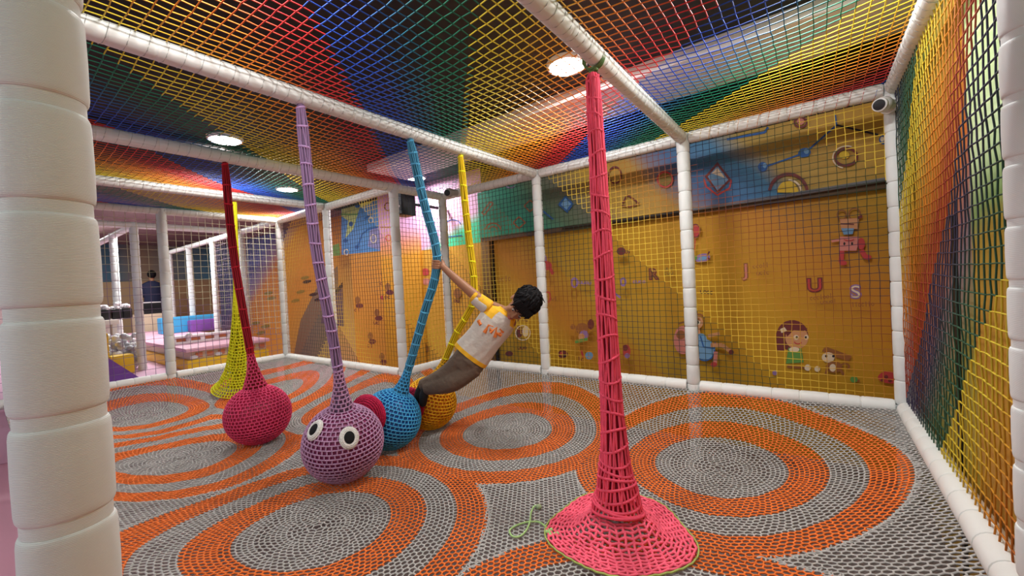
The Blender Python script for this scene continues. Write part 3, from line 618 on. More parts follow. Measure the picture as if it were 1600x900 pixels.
def crochet(name, ax, rows, width, srad, col, parent, loc, minN=6, jit=.10, ringrad=1.25, twist=0, slack=0, ringcol=1.0):
    """rows: list of (arc position, radius); rings joined by staggered uprights"""
    A, B, R_, G_ = [], [], [], []; prev = None; rows2 = []; nb = [int(max(minN, round(2*PI*q[1]/width))) for q in rows]
    for k, (q, r) in enumerate(rows):
        N = nb[min(4*(k//4)+1, len(nb)-1)]; p, U, V, t = ax(q); ph = (k % 2)*PI/N + twist*k
        th = np.arange(N)*2*PI/N + ph; wob = slack*np.sin(th*1+k*1.3)[:, None]*t
        rows2.append((p, U, V, r, th, N)); P = p + r*(np.cos(th)[:, None]*U + np.sin(th)[:, None]*V) + wob
        A.append(P); B.append(np.roll(P, -1, 0)); R_.append(np.full(N, srad*ringrad)); G_.append(np.full(N, ringcol))
        if prev is not None:
            pp, PU, PV, pr, pth, pN, pw, pt = prev; N2 = max(N, pN); a = (np.arange(N2)+.5*(k % 2))*2*PI/N2 + twist*k; a2 = a + rng.normal(0, jit*2*PI/N2, N2)
            A.append(pp + pr*(np.cos(a)[:, None]*PU + np.sin(a)[:, None]*PV) + slack*np.sin(a+(k-1)*1.3)[:, None]*pt); B.append(p + r*(np.cos(a2)[:, None]*U + np.sin(a2)[:, None]*V) + slack*np.sin(a2+k*1.3)[:, None]*t); R_.append(np.full(N2, srad)); G_.append(np.ones(N2))
        prev = (p, U, V, r, th, N, wob, t)
    A = np.concatenate(A); B = np.concatenate(B); R_ = np.concatenate(R_)
    cols = np.minimum(np.array(col)*rng.uniform(.85, 1.08, (len(A), 1))*np.concatenate(G_)[:, None], .95); return strands(name, A, B, R_, cols, YARN, parent, loc, 5)
SGP = 'crocheted ball swings'
def ball_swing(label, path, cen, r, net_col, ball_col, rope_col=None, rope_r=.024, ring_gap=.10, neck=.22, neckw=.075, rope_mat=None, pads=(), cellw=.030, squash=1.0):
    cen = np.array(cen, float); rope_col = rope_col or net_col
    t = thing('ball_swing', label, 'ball swing', tuple(path[0]), SGP); loc = np.array(path[0], float)
    last = np.array(path[-1], float); d = cen-last; d /= np.linalg.norm(d)
    ax = Axis(list(path) + [cen]); L = ax.L; Lr = L - r - neck
    mb = MB(); mb.ball(cen, (r*.975, r*.975, r*.975*squash), mat(name_ := 'ball_'+label.split()[0], ball_col, .42), 40, 24); mb.build('ball', t, loc)
    rows = []; q = .02; k = 0
    while q < Lr-.02: rows.append((q, rope_r*(1.1 if k else .8))); q += ring_gap*rng.uniform(.9, 1.1); k += 1
    rows.append((Lr, rope_r*1.0))
    c = mat('rope_core_'+label.split()[0], tuple(np.array(rope_col)*.55), .8)
    pts = [ax(s)[0] for s in np.linspace(0, L-r*.9, 60)]; rr = [rope_r*.80 if s < Lr else rope_r*.8+(max(0, (s-Lr)/(neck+r*.1)))**1.6*(neckw*.85-rope_r*.8) for s in np.linspace(0, L-r*.9, 60)]
    mb = MB(); mb.tube(pts, rr, c, 14); ro = mb.build('rope', t, loc)
    crochet('rope_netting', ax, rows, .0135, .0046, rope_col, ro, loc, 11, .3, 1.45, .35, .005, 1.6)
    # neck and ball cover
    rows = []; n = int(neck/.022)
    a0 = math.asin(min(.999, neckw/r)); yb = r*math.cos(a0)
    Ln = L - yb
    for i in range(n+1):
        s = Lr + (Ln-Lr)*i/n; f = (i/n)**1.7; rows.append((s, rope_r*1.05*(1-f)+neckw*f))
    a = a0 + .022/r
    while a < PI-.04: rows.append((L - r*math.cos(a), r*1.008*math.sin(a))); a += .0255/r
    crochet('ball_cover', ax, rows, cellw, .0046, net_col, t, loc, 8, .06, 1.0)
    for pc, pr, pn, pcol in pads:
        pc = np.array(pc, float); pn = np.array(pn, float); pn /= np.linalg.norm(pn); pa = Axis([pc-pn*pr*.42, pc+pn*pr*.42])
        U = np.cross(pn, (0, 0, 1)); U /= np.linalg.norm(U); V = np.cross(U, pn)
        mb = MB(); mb.ball(pc, (pr, pr, pr*.42), mat('pad_red', (.30, .008, .04), .6), 28, 14, np.stack([U, V, pn], 1)); po = mb.build('connecting_pad', t, loc)
        rr_ = [(pr*.42*(1-math.cos(a)), pr*1.02*math.sin(a)) for a in np.linspace(.12, PI-.12, 19)]
        crochet('pad_cover', pa, rr_, .026, .0042, pcol, po, loc, 6, .1)
    return t, ax
ZB = -.26 + ZO
CP, CBl, CYl, CPk = (-2.84, -2.121, -.03+ZO), (-2.985, -1.66, -.045+ZO), (-3.03, -1.235, -.045+ZO), (-4.04, -2.145, -.03+ZO)
CRIM = (.52, .015, .07)
tp, axp = ball_swing('lilac crocheted ball swing with two white rimmed eyes', [(X1, -2.36, H-.04), (X1-.06, -2.29, 1.2+ZO), (-2.775, -2.17, .48+ZO)], CP, .237, (.52, .29, .47), (.26, .03, .12), (.36, .22, .40), .024, .105, .24, .07,
    pads=[((-2.925, -1.885, .06+ZO), .135, (-.14, .46, 0), CRIM)])
HND = dep(683, 408, 2.97)
tbl, axb = ball_swing('blue crocheted ball swing whose rope the boy grips', [(X1, -1.608, H-.04), tuple((np.array((X1, -1.608, H-.04))*.5+HND*.5)), tuple(HND), tuple(dep(660, 500, 3.0)), tuple(dep(634, 590, 3.03))], CBl, .218, (.07, .40, .74), (.008, .10, .36), (.08, .33, .52), .025, .085, .16, .06,
    pads=[((-3.02, -1.445, -.0+ZO), .13, (-.05, .42, 0), (.42, .01, .05))])
GR2 = dep(741, 462, 3.22)
ty, axy = ball_swing('yellow and orange crocheted ball swing behind the boy\'s legs', [(X1, -1.104, H-.04), tuple((np.array((X1, -1.104, H-.04))*.5+GR2*.5)), tuple(GR2), tuple(dep(716, 515, 3.27)), tuple(dep(694, 566, 3.32))], CYl, .215, (.92, .50, .02), (.66, .20, .01), (.85, .60, .015), .022, .12, .20, .085)
tk, axk = ball_swing('red rope swing with a crimson crocheted ball standing on the floor net', [(XQ, -2.274, H-.04), (-4.035, -2.25, 1.25+ZO), (-4.045, -2.17, .42+ZO)], CPk, .232, (.80, .075, .19), (.46, .018, .075), (.42, .015, .03), .022, .16, .26, .085)
# eyes of the lilac ball: white crocheted rim, black pupil, sewn on the cover
def eye(px, py, sc):
    d = ray(px, py); c = np.array(CP); o = CAM-c; rr = .240; A = d@d; B = 2*o@d; Cc = o@o-rr*rr; t = (-B-math.sqrt(max(B*B-4*A*Cc, 0)))/(2*A)
    n = (CAM+t*d-c)/np.linalg.norm(CAM+t*d-c); V = np.array((0, 0, 1.))-n*n[2]; V /= np.linalg.norm(V); U = np.cross(V, n)
    on = lambda a, b, h: (lambda q: c+(q/np.linalg.norm(q))*(.241+h))(n*.24+U*a+V*b)
    loc = np.array(tp.location); yarn = mat('white_yarn', (.78, .76, .72), .85, bump=('noise', 120, .6, .01)); mb = MB()
    for rad_, h0 in ((1.0, .004), (.86, .010), (.72, .012), (.58, .010)):
        pts = [on(sc*.050*rad_*math.cos(k), sc*.060*rad_*math.sin(k), h0) for k in np.arange(31)*2*PI/30]; mb.tube(pts, .0055, yarn, 8)
    ring = [on(sc*.052*math.cos(k), sc*.062*math.sin(k), .004) for k in np.arange(30)*2*PI/30]; mb.add(ring+[on(0, 0, .006)], [(i, (i+1) % 30, 30) for i in range(30)], yarn)
    e_ = mb.build('eye', tp, loc)
    mb = MB(); rings = [[on(sc*.030*q*math.cos(k), sc*.037*q*math.sin(k), h) for k in np.arange(24)*2*PI/24] for q, h in ((1, .006), (1, .014), (.8, .017), (.3, .018))]
    mb.loft(rings, mat('black_felt', (.006, .006, .007), .9)); mb.build('pupil', e_, loc)
eye(492.5, 672, .95); eye(545.5, 684, 1.0)
# small tassel of grey yarn under the lilac ball
mb = MB()
for k in range(14):
    a = rng.uniform(0, 6.28); c = np.array((CP[0]+.03, CP[1]-.02, ZB+.012)); mb.tube([c, c+.035*np.array((math.cos(a), math.sin(a), .4)), c+.06*np.array((math.cos(a+.4), math.sin(a+.4), .1))], .003, GREYP, 5)
mb.build('tassel', tp, np.array(tp.location))

# ------------------------------------------------------------------ funnel nets standing on the floor net
def funnel(label, top, base, rope, profile, col, core, loc, w, srad, ncore, rr=1.5):
    t = thing('funnel_net', label, 'hanging net', loc); ax = Axis([top, tuple(np.array(top)*.5+np.array(base)*.5), base]); L = ax.L; loc = np.array(loc, float)
    f = lambda s: float(np.interp(s/L, [p[0] for p in profile], [p[1] for p in profile]))
    rows = []; s = .03
    while s < L*.985: rows.append((s, f(s))); s += float(np.interp(s/L, [0, .55, .8, .9, 1], rope))
    # bundle of strands in the upright part
    mb = MB(); ss = np.linspace(.01, L*.97, 50); mb.tube([ax(s)[0] for s in ss], [min(f(s)*.74, .03+.28*f(s)) for s in ss], core, 12); mb.build('inner_rope', t, loc)
    A, B = [], []
    for i in range(ncore):
        th = 2*PI*i/ncore; pts = []
        for s in np.linspace(.01, L*.95, 80):
            p, U, V, tt = ax(s); a = th+.35*math.sin(s*4+i)+.5*s; r = f(s)*(.93+.06*math.sin(7*s+i*2.1)); pts.append(p+r*(math.cos(a)*U+math.sin(a)*V))
        A += pts[:-1]; B += pts[1:]
    strands('long_strands', A, B, srad*1.25, np.array(col)*rng.uniform(.8, 1.1, (len(A), 1)), YARN, t, loc, 5)
    crochet('netting', ax, rows, w, srad, col, t, loc, 14, .12, rr, .2, .02 if rr > 1.2 else .004)
    return t, ax, f
RB = np.array((-1.195, -1.735)); zr = float(sagz(RB[0], RB[1]))
RC = (.92, .095, .17)
tr, axr, fr = funnel('tall pink red crocheted net column spreading out on the floor net', (X2-.02, -1.62, H-.075), (RB[0], RB[1], zr+.05), [.095, .10, .075, .035, .022],
    [(0, .014), (.015, .030), (.1, .034), (.35, .041), (.6, .044), (.78, .050), (.88, .068), (.94, .095), (1, .13)], RC, mat('red_core', (.34, .012, .04), .8), (RB[0], RB[1], zr), .021, .0048, 20)
# skirt lying on the floor net
A, B = [], []; loc = np.array((RB[0], RB[1], zr)); cen = np.array((RB[0]-.0, RB[1]-.03))
def SK_(r, th):
    k = 1+.05*np.cos(3*th+.6)+.03*np.cos(5*th); x = RB[0]+(r*k)*np.cos(th)+.05*(r/.32)*0; y = RB[1]+(r*k)*np.sin(th)
    h = .012+.075*np.exp(-((r-.10)/.085)**2*1.3)+.0*r
    return np.stack([x, y, sagz(x, y)+h], -1)
for k in range(0, 13):
    r = .10+k*.0175; N = int(round(2*PI*r/.033)); th = np.arange(N)*2*PI/N+(k % 2)*PI/N
    P = SK_(r+.004*np.where(np.arange(N) % 2, 1, -1), th); A.append(P); B.append(np.roll(P, -1, 0))
    if k < 12: A.append(SK_(r, th)); B.append(SK_(r+.0175, th+rng.normal(0, .12*.033/r, N)))
A = np.concatenate(A); B = np.concatenate(B); strands('skirt', A, B, .0060, np.array((.95, .13, .21))*rng.uniform(.82, 1.1, (len(A), 1)), YARN, tr, loc, 5)
th = np.arange(121)*2*PI/120; P = SK_(.322, th)+np.stack([0*th, 0*th, .002*np.sin(th*40)], -1); LIME = (.38, .46, .12)
strands('lime_edging', P[:-1], P[1:], .0042, LIME, YARN, tr, loc, 5)['label'] = 'lime green cord along the rim'
q0 = dep(853, 826, 2.0); pts = [dep(*p) for p in ((858, 830, 2.06), (845, 817, 2.07), (832, 815, 2.07), (818, 817, 2.06), (803, 823, 2.04), (796, 830, 2.02), (801, 838, 2.0), (812, 838, 2.0), (822, 829, 2.04), (828, 815, 2.08), (830, 800, 2.14), (836, 790, 2.17), (842, 793, 2.165))]
pts = [np.array((p[0], p[1], 0)) for p in [CAM+ray(x, y)*((float(sagz(-1.6, -1.75))+.012-CAM[2])/ray(x, y)[2]) for x, y in ((862, 832), (845, 817), (832, 815), (818, 817), (803, 823), (796, 830), (801, 838), (812, 838), (822, 829), (828, 815), (830, 800), (836, 790), (842, 793))]]
axl = Axis([(p[0], p[1], float(sagz(p[0], p[1]))+.012) for p in pts]); mb = MB(); mb.tube([axl(s)[0] for s in np.linspace(0, axl.L, 60)], .0042, mat('lime_cord', (.40, .62, .24), .7), 8)
for k in range(7): mb.ball(axl(0)[0]+rng.normal(0, .010, 3)*(1, 1, .4), .010, mat('lime_cord', (.4, .62, .24)), 8, 6)
mb.ball(axl(axl.L)[0]+(0, 0, .004), (.016, .016, .013), mat('lime_knot', (.28, .36, .2), .8), 12, 8); mb.build('loose_cord_end', tr, loc)['label'] = 'loose lime green cord end with a knot'
kp = np.array((X2-.012, -1.615, H-.055)); mb = MB()
for k in range(3): mb.tube([kp+np.array((.052*math.cos(a), -.012+.012*k, .05+.052*math.sin(a))) for a in np.arange(25)*2*PI/24], .0055, mat('green_cord', (.12, .22, .07), .7), 8)
for k in range(6): mb.ball(kp+(rng.uniform(-.012, .012), rng.uniform(-.015, .01), rng.uniform(-.03, .0)), .011, mat('green_cord', (.12, .22, .07)), 8, 6)
mb.build('tie_cord', tr, loc)['label'] = 'green tie cord round the beam'
# yellow net behind
yb_ = [CAM+ray(374, 612)*q for q in np.linspace(3, 7, 400)]; yb_ = [q for q in yb_ if q[2] <= sagz(q[0], q[1])][0][:2]; zy = float(sagz(*yb_))
yt_ = at(366, 308, 0, XS)
ty2, axy2, fy = funnel('lemon yellow crocheted net column flaring at its foot behind the red rope', (XS, float(yt_[1]), H-.055), (yb_[0], yb_[1], zy+.02), [.09, .045, .034, .030, .026],
    [(0, .016), (.2, .022), (.45, .030), (.6, .05), (.75, .085), (.86, .125), (.94, .195), (1, .31)], (.78, .78, .02), mat('yellow_core', (.50, .48, .02), .8), (yb_[0], yb_[1], zy), .030, .0058, 14, 1.0)

# ------------------------------------------------------------------ neighbouring play area on the left
PF = mat('pink_foam', (.76, .42, .54), .5); YF_ = mat('yellow_foam', (.78, .50, .02), .5); VF = mat('violet_foam', (.20, .07, .36), .5); BF = mat('blue_foam', (.05, .36, .66), .5)
CRM = mat('cream_foam', (.72, .66, .58), .5); OF = mat('orange_print', (.62, .22, .10), .6); BGE = mat('beige_board', (.62, .50, .36), .5); WHF = mat('white_foam', (.82, .78, .80), .5)
mb = MB(); mb.bbox((-13.9, -3.45, .0), (-6.86, -.80, .555), mat('pink_floor_foam', (.74, .46, .62), .5), .02); struct(mb.build('floor'))
t = thing('play_bench', 'pink topped platform with yellow base and white balls along its front', 'platform', (-9.2, -1.3, .555)); L0 = np.array((-9.2, -1.3, .555))
mb = MB(); mb.bbox((-12.0, -1.80, .557), (-7.12, -.80, .70), YF_, .015); mb.build('yellow_base', t, L0)
mb = MB(); mb.bbox((-12.0, -1.76, .70), (-7.16, -.82, .815), BGE, .01)
for k in range(7): mb.bbox((-7.163, -1.7+k*.13, .725), (-7.153, -1.62+k*.13, .79), OF, .004)
mb.build('shelf_front', t, L0)
mb = MB(); mb.bbox((-12.05, -1.82, .815), (-7.09, -.79, .865), PF, .015); mb.build('pink_top', t, L0)
for y_ in (-1.72, -1.44, -1.20): mb = MB(); mb.ball((-7.14, y_, .735), (.022, .045, .026), WHITE, 16, 10); mb.build('white_ball', t, L0)
t = thing('white_railing', 'low white railing with orange windows on the pink platform', 'railing', (-7.9, -1.3, .865)); L0 = np.array((-7.9, -1.3, .865)); mb = MB()
mb.bbox((-8.0, -1.78, .866), (-7.86, -.86, .90), WHF, .012); mb.bbox((-8.0, -1.78, .955), (-7.86, -.86, .985), WHF, .012)
for k in range(6): mb.bbox((-7.98, -1.78+k*.175, .89), (-7.88, -1.72+k*.175, .965), WHF, .01)
mb.build('white_frame', t, L0)
for k in range(5): mb = MB(); mb.bbox((-7.95, -1.72+k*.175, .90), (-7.91, -1.605+k*.175, .955), OF, .004); mb.build('orange_insert', t, L0)
for y_ in (-1.0, -1.58): mb = MB(); mb.ball((-7.84, y_, .985), .04, WHITE, 14, 10); mb.build('white_ball', t, L0)
def block(name, label, a, b, m):
    mb = MB(); a, b = np.minimum(a, b), np.maximum(a, b); mb.bbox(a, b, m, .03); return tag(mb.build(name, None, tuple((a+b)/2)), label, 'foam block')
q0, q1 = at(252, 513, 0, -10.5), at(345, 490, 0, -10.5)
block('foam_block', 'long light blue foam block on the far end of the platform', (-10.78, q0[1], .866), (-10.5, q1[1], q1[2]), BF)
q0, q1 = at(299, 511, 0, -10.2), at(344, 497, 0, -10.2)
block('foam_block', 'dark violet foam block in front of the light blue block', (-10.45, q0[1], .866), (-10.2, q1[1], q1[2]), VF)
mb = MB(); w0, w1 = at(150, 532, 0, -7.0), at(222, 586, 0, -7.0)
mb.prism([(-7.0, w0[1]-.25, .557), (-7.0, w1[1], .557), (-7.0, w1[1]-.02, .60), (-7.0, w0[1]-.25, w0[2]+.16)], (-.75, 0, 0), VF); tag(mb.build('foam_wedge', None, (-7.3, float(w1[1])-.2, .557)), 'purple foam wedge beside the large post on the left', 'foam wedge')
q0, q1 = at(172, 585, 0, -7.95), at(207, 552, 0, -7.95); block('foam_wall', 'yellow foam wall of the ball pit, behind the tip of the purple wedge', (-8.05, q0[1], .557), (-7.85, q1[1], q1[2]), YF_)
q0, q1 = at(150, 570, 0, -8.2), at(167, 520, 0, -8.2); block('foam_wall', 'tall yellow foam end wall of the ball pit beside the large left post', (-8.3, q0[1], .557), (-8.1, q1[1], q1[2]), YF_)
# pit balls: a heap nobody could count
mb = MB(); q0, q1 = at(160, 560, 0, -8.5), at(212, 530, 0, -8.5); r_ = random.Random(3); PB = [mat('pit_ball_white', (.75, .75, .76), .3), mat('pit_ball_grey', (.45, .46, .50), .3)]
for k in range(170):
    x = -8.95+r_.random()*.75; y = q0[1]+r_.random()*(q1[1]-q0[1]); mb.ball((x, y, .557+.04+r_.random()*(q1[2]-.52)), .04, PB[k % 3 == 0], 10, 7)
o = mb.build('pit_balls', None, (-8.5, float(q0[1]), .557)); tag(o, 'white and grey play balls heaped in the small pit', 'balls'); o['kind'] = 'stuff'
# table with bundles, and somebody sitting behind it
q0, q1 = at(140, 496, 0, -9.0), at(226, 496, 0, -9.0); q1[1] = min(q1[1], -2.13); zt_ = float(q1[2])
t = thing('table', 'cream table edge with black and white bundles on it, far left', 'table', (-9.3, float((q0[1]+q1[1])/2), .557)); L0 = np.array(t.location)
mb = MB(); mb.bbox((-9.65, q0[1], zt_-.07), (-9.0, q1[1], zt_), CRM, .012); mb.build('table_top', t, L0)
for x in (-9.6, -9.05):
    for y in (q0[1]+.05, q1[1]-.05): mb = MB(); mb.bbox((x-.025, y-.025, .557), (x+.025, y+.025, zt_-.06), CRM, .005); mb.build('leg', t, L0)
for k in range(4):
    y = float(q0[1]+.07+k*.125); t = thing('bundle', ['black bundle with white top nearest the large left post', 'second black and white bundle on the table from the left', 'third black and white bundle on the table from the left', 'black and white bundle beside the beige post'][k], 'bundle', (-9.25, y, zt_), 'bundles on the table'); L0 = np.array(t.location)
    mb = MB(); mb.bbox((-9.36, y-.055, zt_+.001), (-9.14, y+.055, zt_+.16), BLACK, .03); mb.build('body', t, L0)
    mb = MB()
    for q in range(7): mb.ball((-9.25+r_.uniform(-.09, .09), y+r_.uniform(-.03, .03), zt_+.19+r_.uniform(-.02, .05)), (.04, .03, .03), WHF, 10, 7)
    mb.build('top', t, L0)
q = at(237, 490, 0, -12.4); y, zb = float(q[1]), float(q[2])
t = thing('bag', 'black sloping bag with a pale edge in front of the seated person', 'bag', (-12.4, y, zb)); L0 = np.array(t.location)
mb = MB(); mb.prism([(-12.62, y-.22, zb), (-12.3, y-.22, zb), (-12.3, y-.22, zb+.06), (-12.62, y-.22, zb+.24)], (0, .5, 0), BLACK); mb.build('body', t, L0)
mb = MB(); mb.tube([(-12.62, y-.21, zb+.25), (-12.62, y+.27, zb+.25)], .014, WHF); mb.build('pale_edge', t, L0)
mb = MB(); mb.bbox((-12.7, y-.28, .557), (-12.29, y+.34, zb-.002), BGE, .01); tag(mb.build('side_table', None, (-12.4, y, .557)), 'low beige stand under the black bag', 'stand')

def organic(name, mb, voxel, smooth, parent, loc, m):
    o = mb.build(name, parent, loc, True, None)
    o.data.materials.clear(); o.data.materials.append(m)
    r = o.modifiers.new('solid', 'REMESH'); r.mode = 'VOXEL'; r.voxel_size = voxel; r.use_smooth_shade = True
    s = o.modifiers.new('soft', 'SMOOTH'); s.factor = .5; s.iterations = smooth
    return o
SKIN = mat('skin', (.36, .165, .085), .5, bump=('noise', 60, .08, .01)); HAIR = mat('black_hair', (.008, .007, .008), .7, spec=.12); NAVY = mat('navy_cloth', (.012, .016, .05), .8)
# the distant seated person
c = at(238, 452, 0, -13.2); t = thing('person', 'person in navy clothes with black hair sitting at the far table', 'person', (c[0], c[1], .557)); L0 = np.array(t.location)
ell = lambda c, a, b, n=18: [np.array(c)+(b*math.cos(k), a*math.sin(k), 0) for k in np.arange(n)*2*PI/n]
zc = float(c[2]); z_ = lambda h: (c[0], c[1], zc+h)
mb = MB(); mb.loft([ell(z_(.17), .04, .045), ell(z_(.26), .045, .05)], SKIN); mb.ball(z_(.34), (.085, .07, .105), SKIN, 20, 14); mb.ball((c[0]-.08, c[1], zc+.33), .016, SKIN, 8, 6)
mb.loft([ell(z_(-.4), .12, .09), ell(z_(.1), .13, .08), ell(z_(.18), .06, .05)], SKIN)
for sg in (-1, 1):
    el = (c[0]-.08, c[1]+sg*.22, zc-.14); ha = (c[0]-.34, c[1]+sg*.10, zc-.15); mb.tube([(c[0], c[1]+sg*.15, zc+.12), el, ha], [.045, .038, .026], SKIN, 12); mb.ball(ha, (.05, .035, .018), SKIN, 12, 8)
    for k in range(5): mb.tube([np.array(ha)+(-.03, (k-2)*.014, 0), np.array(ha)+(-.075, (k-2)*.017, -.008), np.array(ha)+(-.095, (k-2)*.017, -.025)], [.009, .008, .006], SKIN, 7)
    mb.tube([(c[0], c[1]+sg*.09, zc-.38), (c[0]-.3, c[1]+sg*.1, zc-.40), (c[0]-.28, c[1]+sg*.1, .60)], [.07, .06, .04], SKIN, 12)
organic('body', mb, .010, 3, t, L0, SKIN)
mb = MB(); mb.loft([ell(z_(-.42), .175, .13), ell(z_(-.2), .165, .12), ell(z_(.05), .19, .115), ell(z_(.15), .16, .09), ell(z_(.20), .065, .06)], NAVY)
for sg in (-1, 1): mb.tube([(c[0], c[1]+sg*.15, zc+.12), (c[0]-.08, c[1]+sg*.22, zc-.14), (c[0]-.28, c[1]+sg*.12, zc-.15)], [.062, .055, .045], NAVY, 14)
organic('jacket', mb, .012, 3, t, L0, NAVY)
mb = MB()
for sg in (-1, 1): mb.tube([(c[0], c[1]+sg*.09, zc-.38), (c[0]-.3, c[1]+sg*.1, zc-.40), (c[0]-.28, c[1]+sg*.1, .60)], [.09, .075, .055], NAVY, 14)
organic('trousers', mb, .014, 3, t, L0, NAVY)
mb = MB(); mb.ball((c[0]+.03, c[1], zc+.36), (.085, .085, .10), HAIR, 18, 12); mb.build('hair', t, L0)
for sg in (-1, 1): mb = MB(); mb.ball((c[0]-.078, c[1]+sg*.028, zc+.355), .010, HAIR, 8, 6); mb.build('eye', t, L0)
# stool that carries the person
mb = MB(); mb.bbox((c[0]-.14, c[1]-.2, .557), (c[0]+.2, c[1]+.2, zc-.50), BGE, .03); tag(mb.build('stool', None, (c[0], c[1], .557)), 'low beige stool under the seated person', 'stool')

# ------------------------------------------------------------------ the boy leaning out from the blue rope
BO = dep(736, 560, 2.97)
bx, by, bz = CR, CU, -CF                                  # his chest faces the viewer
def J(px, py, d): return dep(px, py, d)
FT = J(655, 612, 3.13)
boy = thing('person', 'boy in white and yellow shirt leaning out from the blue rope', 'person', tuple(FT)); BL0 = np.array(FT)
TEE = mat('white_tee', (.60, .55, .49), .8, bump=('noise', 30, .25, .02)); TY = mat('yellow_tee', (.85, .46, .02), .8); TRO = mat('taupe_trousers', (.135, .095, .068), .85, bump=('noise', 24, .35, .03)); SHO = mat('black_sock', (.012, .011, .012), .8)
lat = .79*bx - .61*by; up_ = .61*bx + .79*by; fr_ = bz
sh_R, el_R, ha_R = J(754, 472, 2.93), J(714, 437, 2.94), J(686, 411, 2.955)
sh_L, el_L, ha_L = J(799, 505, 2.985), J(790, 486, 3.14), J(746, 466, 3.20)
hip_R, kn_R, an_R = J(726, 556, 2.97), J(697, 586, 3.03), J(658, 604, 3.13)
hip_L, kn_L, an_L = J(746, 572, 2.97), J(706, 597, 2.98), J(664, 607, 3.09)
hd = J(815, 477, 2.90)
F = -.42*bx - .62*by + .66*bz; F /= np.linalg.norm(F); UPh = .66*bx + .40*by + .62*bz; UPh -= F*(UPh@F); UPh /= np.linalg.norm(UPh); RTh = np.cross(F, UPh)
HR = np.stack([RTh, F, UPh], 1); hp = lambda x, y, z: hd + HR@(np.array((x, y, z))*1.12)
def elring(c, a, b, A=lat, B=fr_, n=28): return [np.array(c)+a*math.cos(k)*A+b*math.sin(k)*B for k in np.arange(n)*2*PI/n]
tors = [(737, 560, 2.98, .085, .064), (746, 546, 2.975, .092, .068), (758, 530, 2.965, .10, .07), (770, 513, 2.955, .112, .074), (780, 498, 2.95, .11, .066), (787, 489, 2.945, .075, .05), (793, 486, 2.935, .042, .042), (803, 482, 2.92, .040, .042)]
mb = MB(); mb.loft([elring(J(*q[:3]), q[3], q[4]) for q in tors], SKIN)
mb.tube([J(790, 490, 2.945), J(803, 482, 2.925), hp(0, -.02, -.04)], [.044, .040, .045], SKIN, 16)
mb.ball(hp(0, -.012, .018), (.083, .103, .098), SKIN, 28, 20, HR); mb.ball(hp(0, .022, -.045), (.062, .071, .069), SKIN, 24, 16, HR); mb.ball(hp(0, .058, -.082), (.026, .022, .018), SKIN, 14, 10, HR)
mb.ball(hp(0, .094, -.028), (.013, .017, .013), SKIN, 12, 8, HR); mb.tube([hp(0, .083, .012), hp(0, .094, -.026)], [.007, .011], SKIN, 10)
for sg in (-1, 1):
    mb.ball(hp(sg*.074, -.012, -.014), (.009, .022, .032), SKIN, 14, 10, HR); mb.ball(hp(sg*.036, .058, -.036), (.024, .022, .022), SKIN, 12, 8, HR)
mb.tube([hp(-.022, .083, -.056), hp(0, .090, -.054), hp(.022, .083, -.056)], .008, SKIN, 8); mb.tube([hp(-.018, .083, -.066), hp(0, .088, -.067), hp(.018, .083, -.066)], .0085, SKIN, 8)
def limb(P, R, m=SKIN, n=18, k=6):
    ax = Axis(P); S_ = np.linspace(0, ax.L, k*len(P)); knots = np.interp([0]+list(np.cumsum([np.linalg.norm(np.array(P[i+1])-np.array(P[i])) for i in range(len(P)-1)])), [0, sum(np.linalg.norm(np.array(P[i+1])-np.array(P[i])) for i in range(len(P)-1))], [0, ax.L])
    mb.tube([ax(s)[0] for s in S_], [np.interp(s, knots, R) for s in S_], m, n)
def hand(wr, elb, rope_ax, sgn):
    """palm and five unequal fingers closed round the rope"""
    q = min(np.linspace(0, rope_ax.L, 400), key=lambda s: np.linalg.norm(rope_ax(s)[0]-wr)); c, U, V, T = rope_ax(q)
    d = wr-np.array(elb); d -= T*(d@T); d /= np.linalg.norm(d); n = np.cross(T, d); rr = .026
    pc = c - d*(rr+.012)
    mb.ball(pc - d*.006, (.028, .015, .036), SKIN, 16, 10, np.stack([n, d, T], 1))
    mb.tube([wr - d*.01, pc - d*.012], [.021, .022], SKIN, 12)
    for i, (h, ln) in enumerate(((.027, .86), (.009, 1.0), (-.009, .95), (-.026, .78))):
        a = np.linspace(-2.55, -2.55+3.6*ln, 8)*sgn; rad = np.linspace(.0078, .0062, 8)
        mb.tube([c + (rr+.007)*(math.cos(k)*d + math.sin(k)*n) + T*(-h) for k in a], rad, SKIN, 9)
    a = np.linspace(2.7, 1.15, 6)*sgn; mb.tube([c + (rr+.009)*(math.cos(k)*d + math.sin(k)*n) + T*(-.032+.012*i/5) for i, k in enumerate(a)], np.linspace(.0105, .0078, 6), SKIN, 9)
wr_R = ha_R + (el_R-ha_R)*.12; limb([sh_R, el_R, wr_R], [.041, .031, .0215]); hand(wr_R, el_R, axb, 1)
wr_L = ha_L + (el_L-ha_L)*.12; limb([sh_L, el_L, wr_L], [.041, .031, .0215]); hand(wr_L, el_L, axy, -1)
for h, k, a in ((hip_R, kn_R, an_R), (hip_L, kn_L, an_L)): limb([h-up_*.02, k, a], [.042, .038, .027])
ft = [(an_R, J(652, 626, 3.14)), (an_L, J(661, 630, 3.10))]
for a, b in ft: limb([a, (a+b)/2+bz*.012, b], [.027, .027, .022])
body = organic('body', mb, .0042, 4, boy, BL0, SKIN)
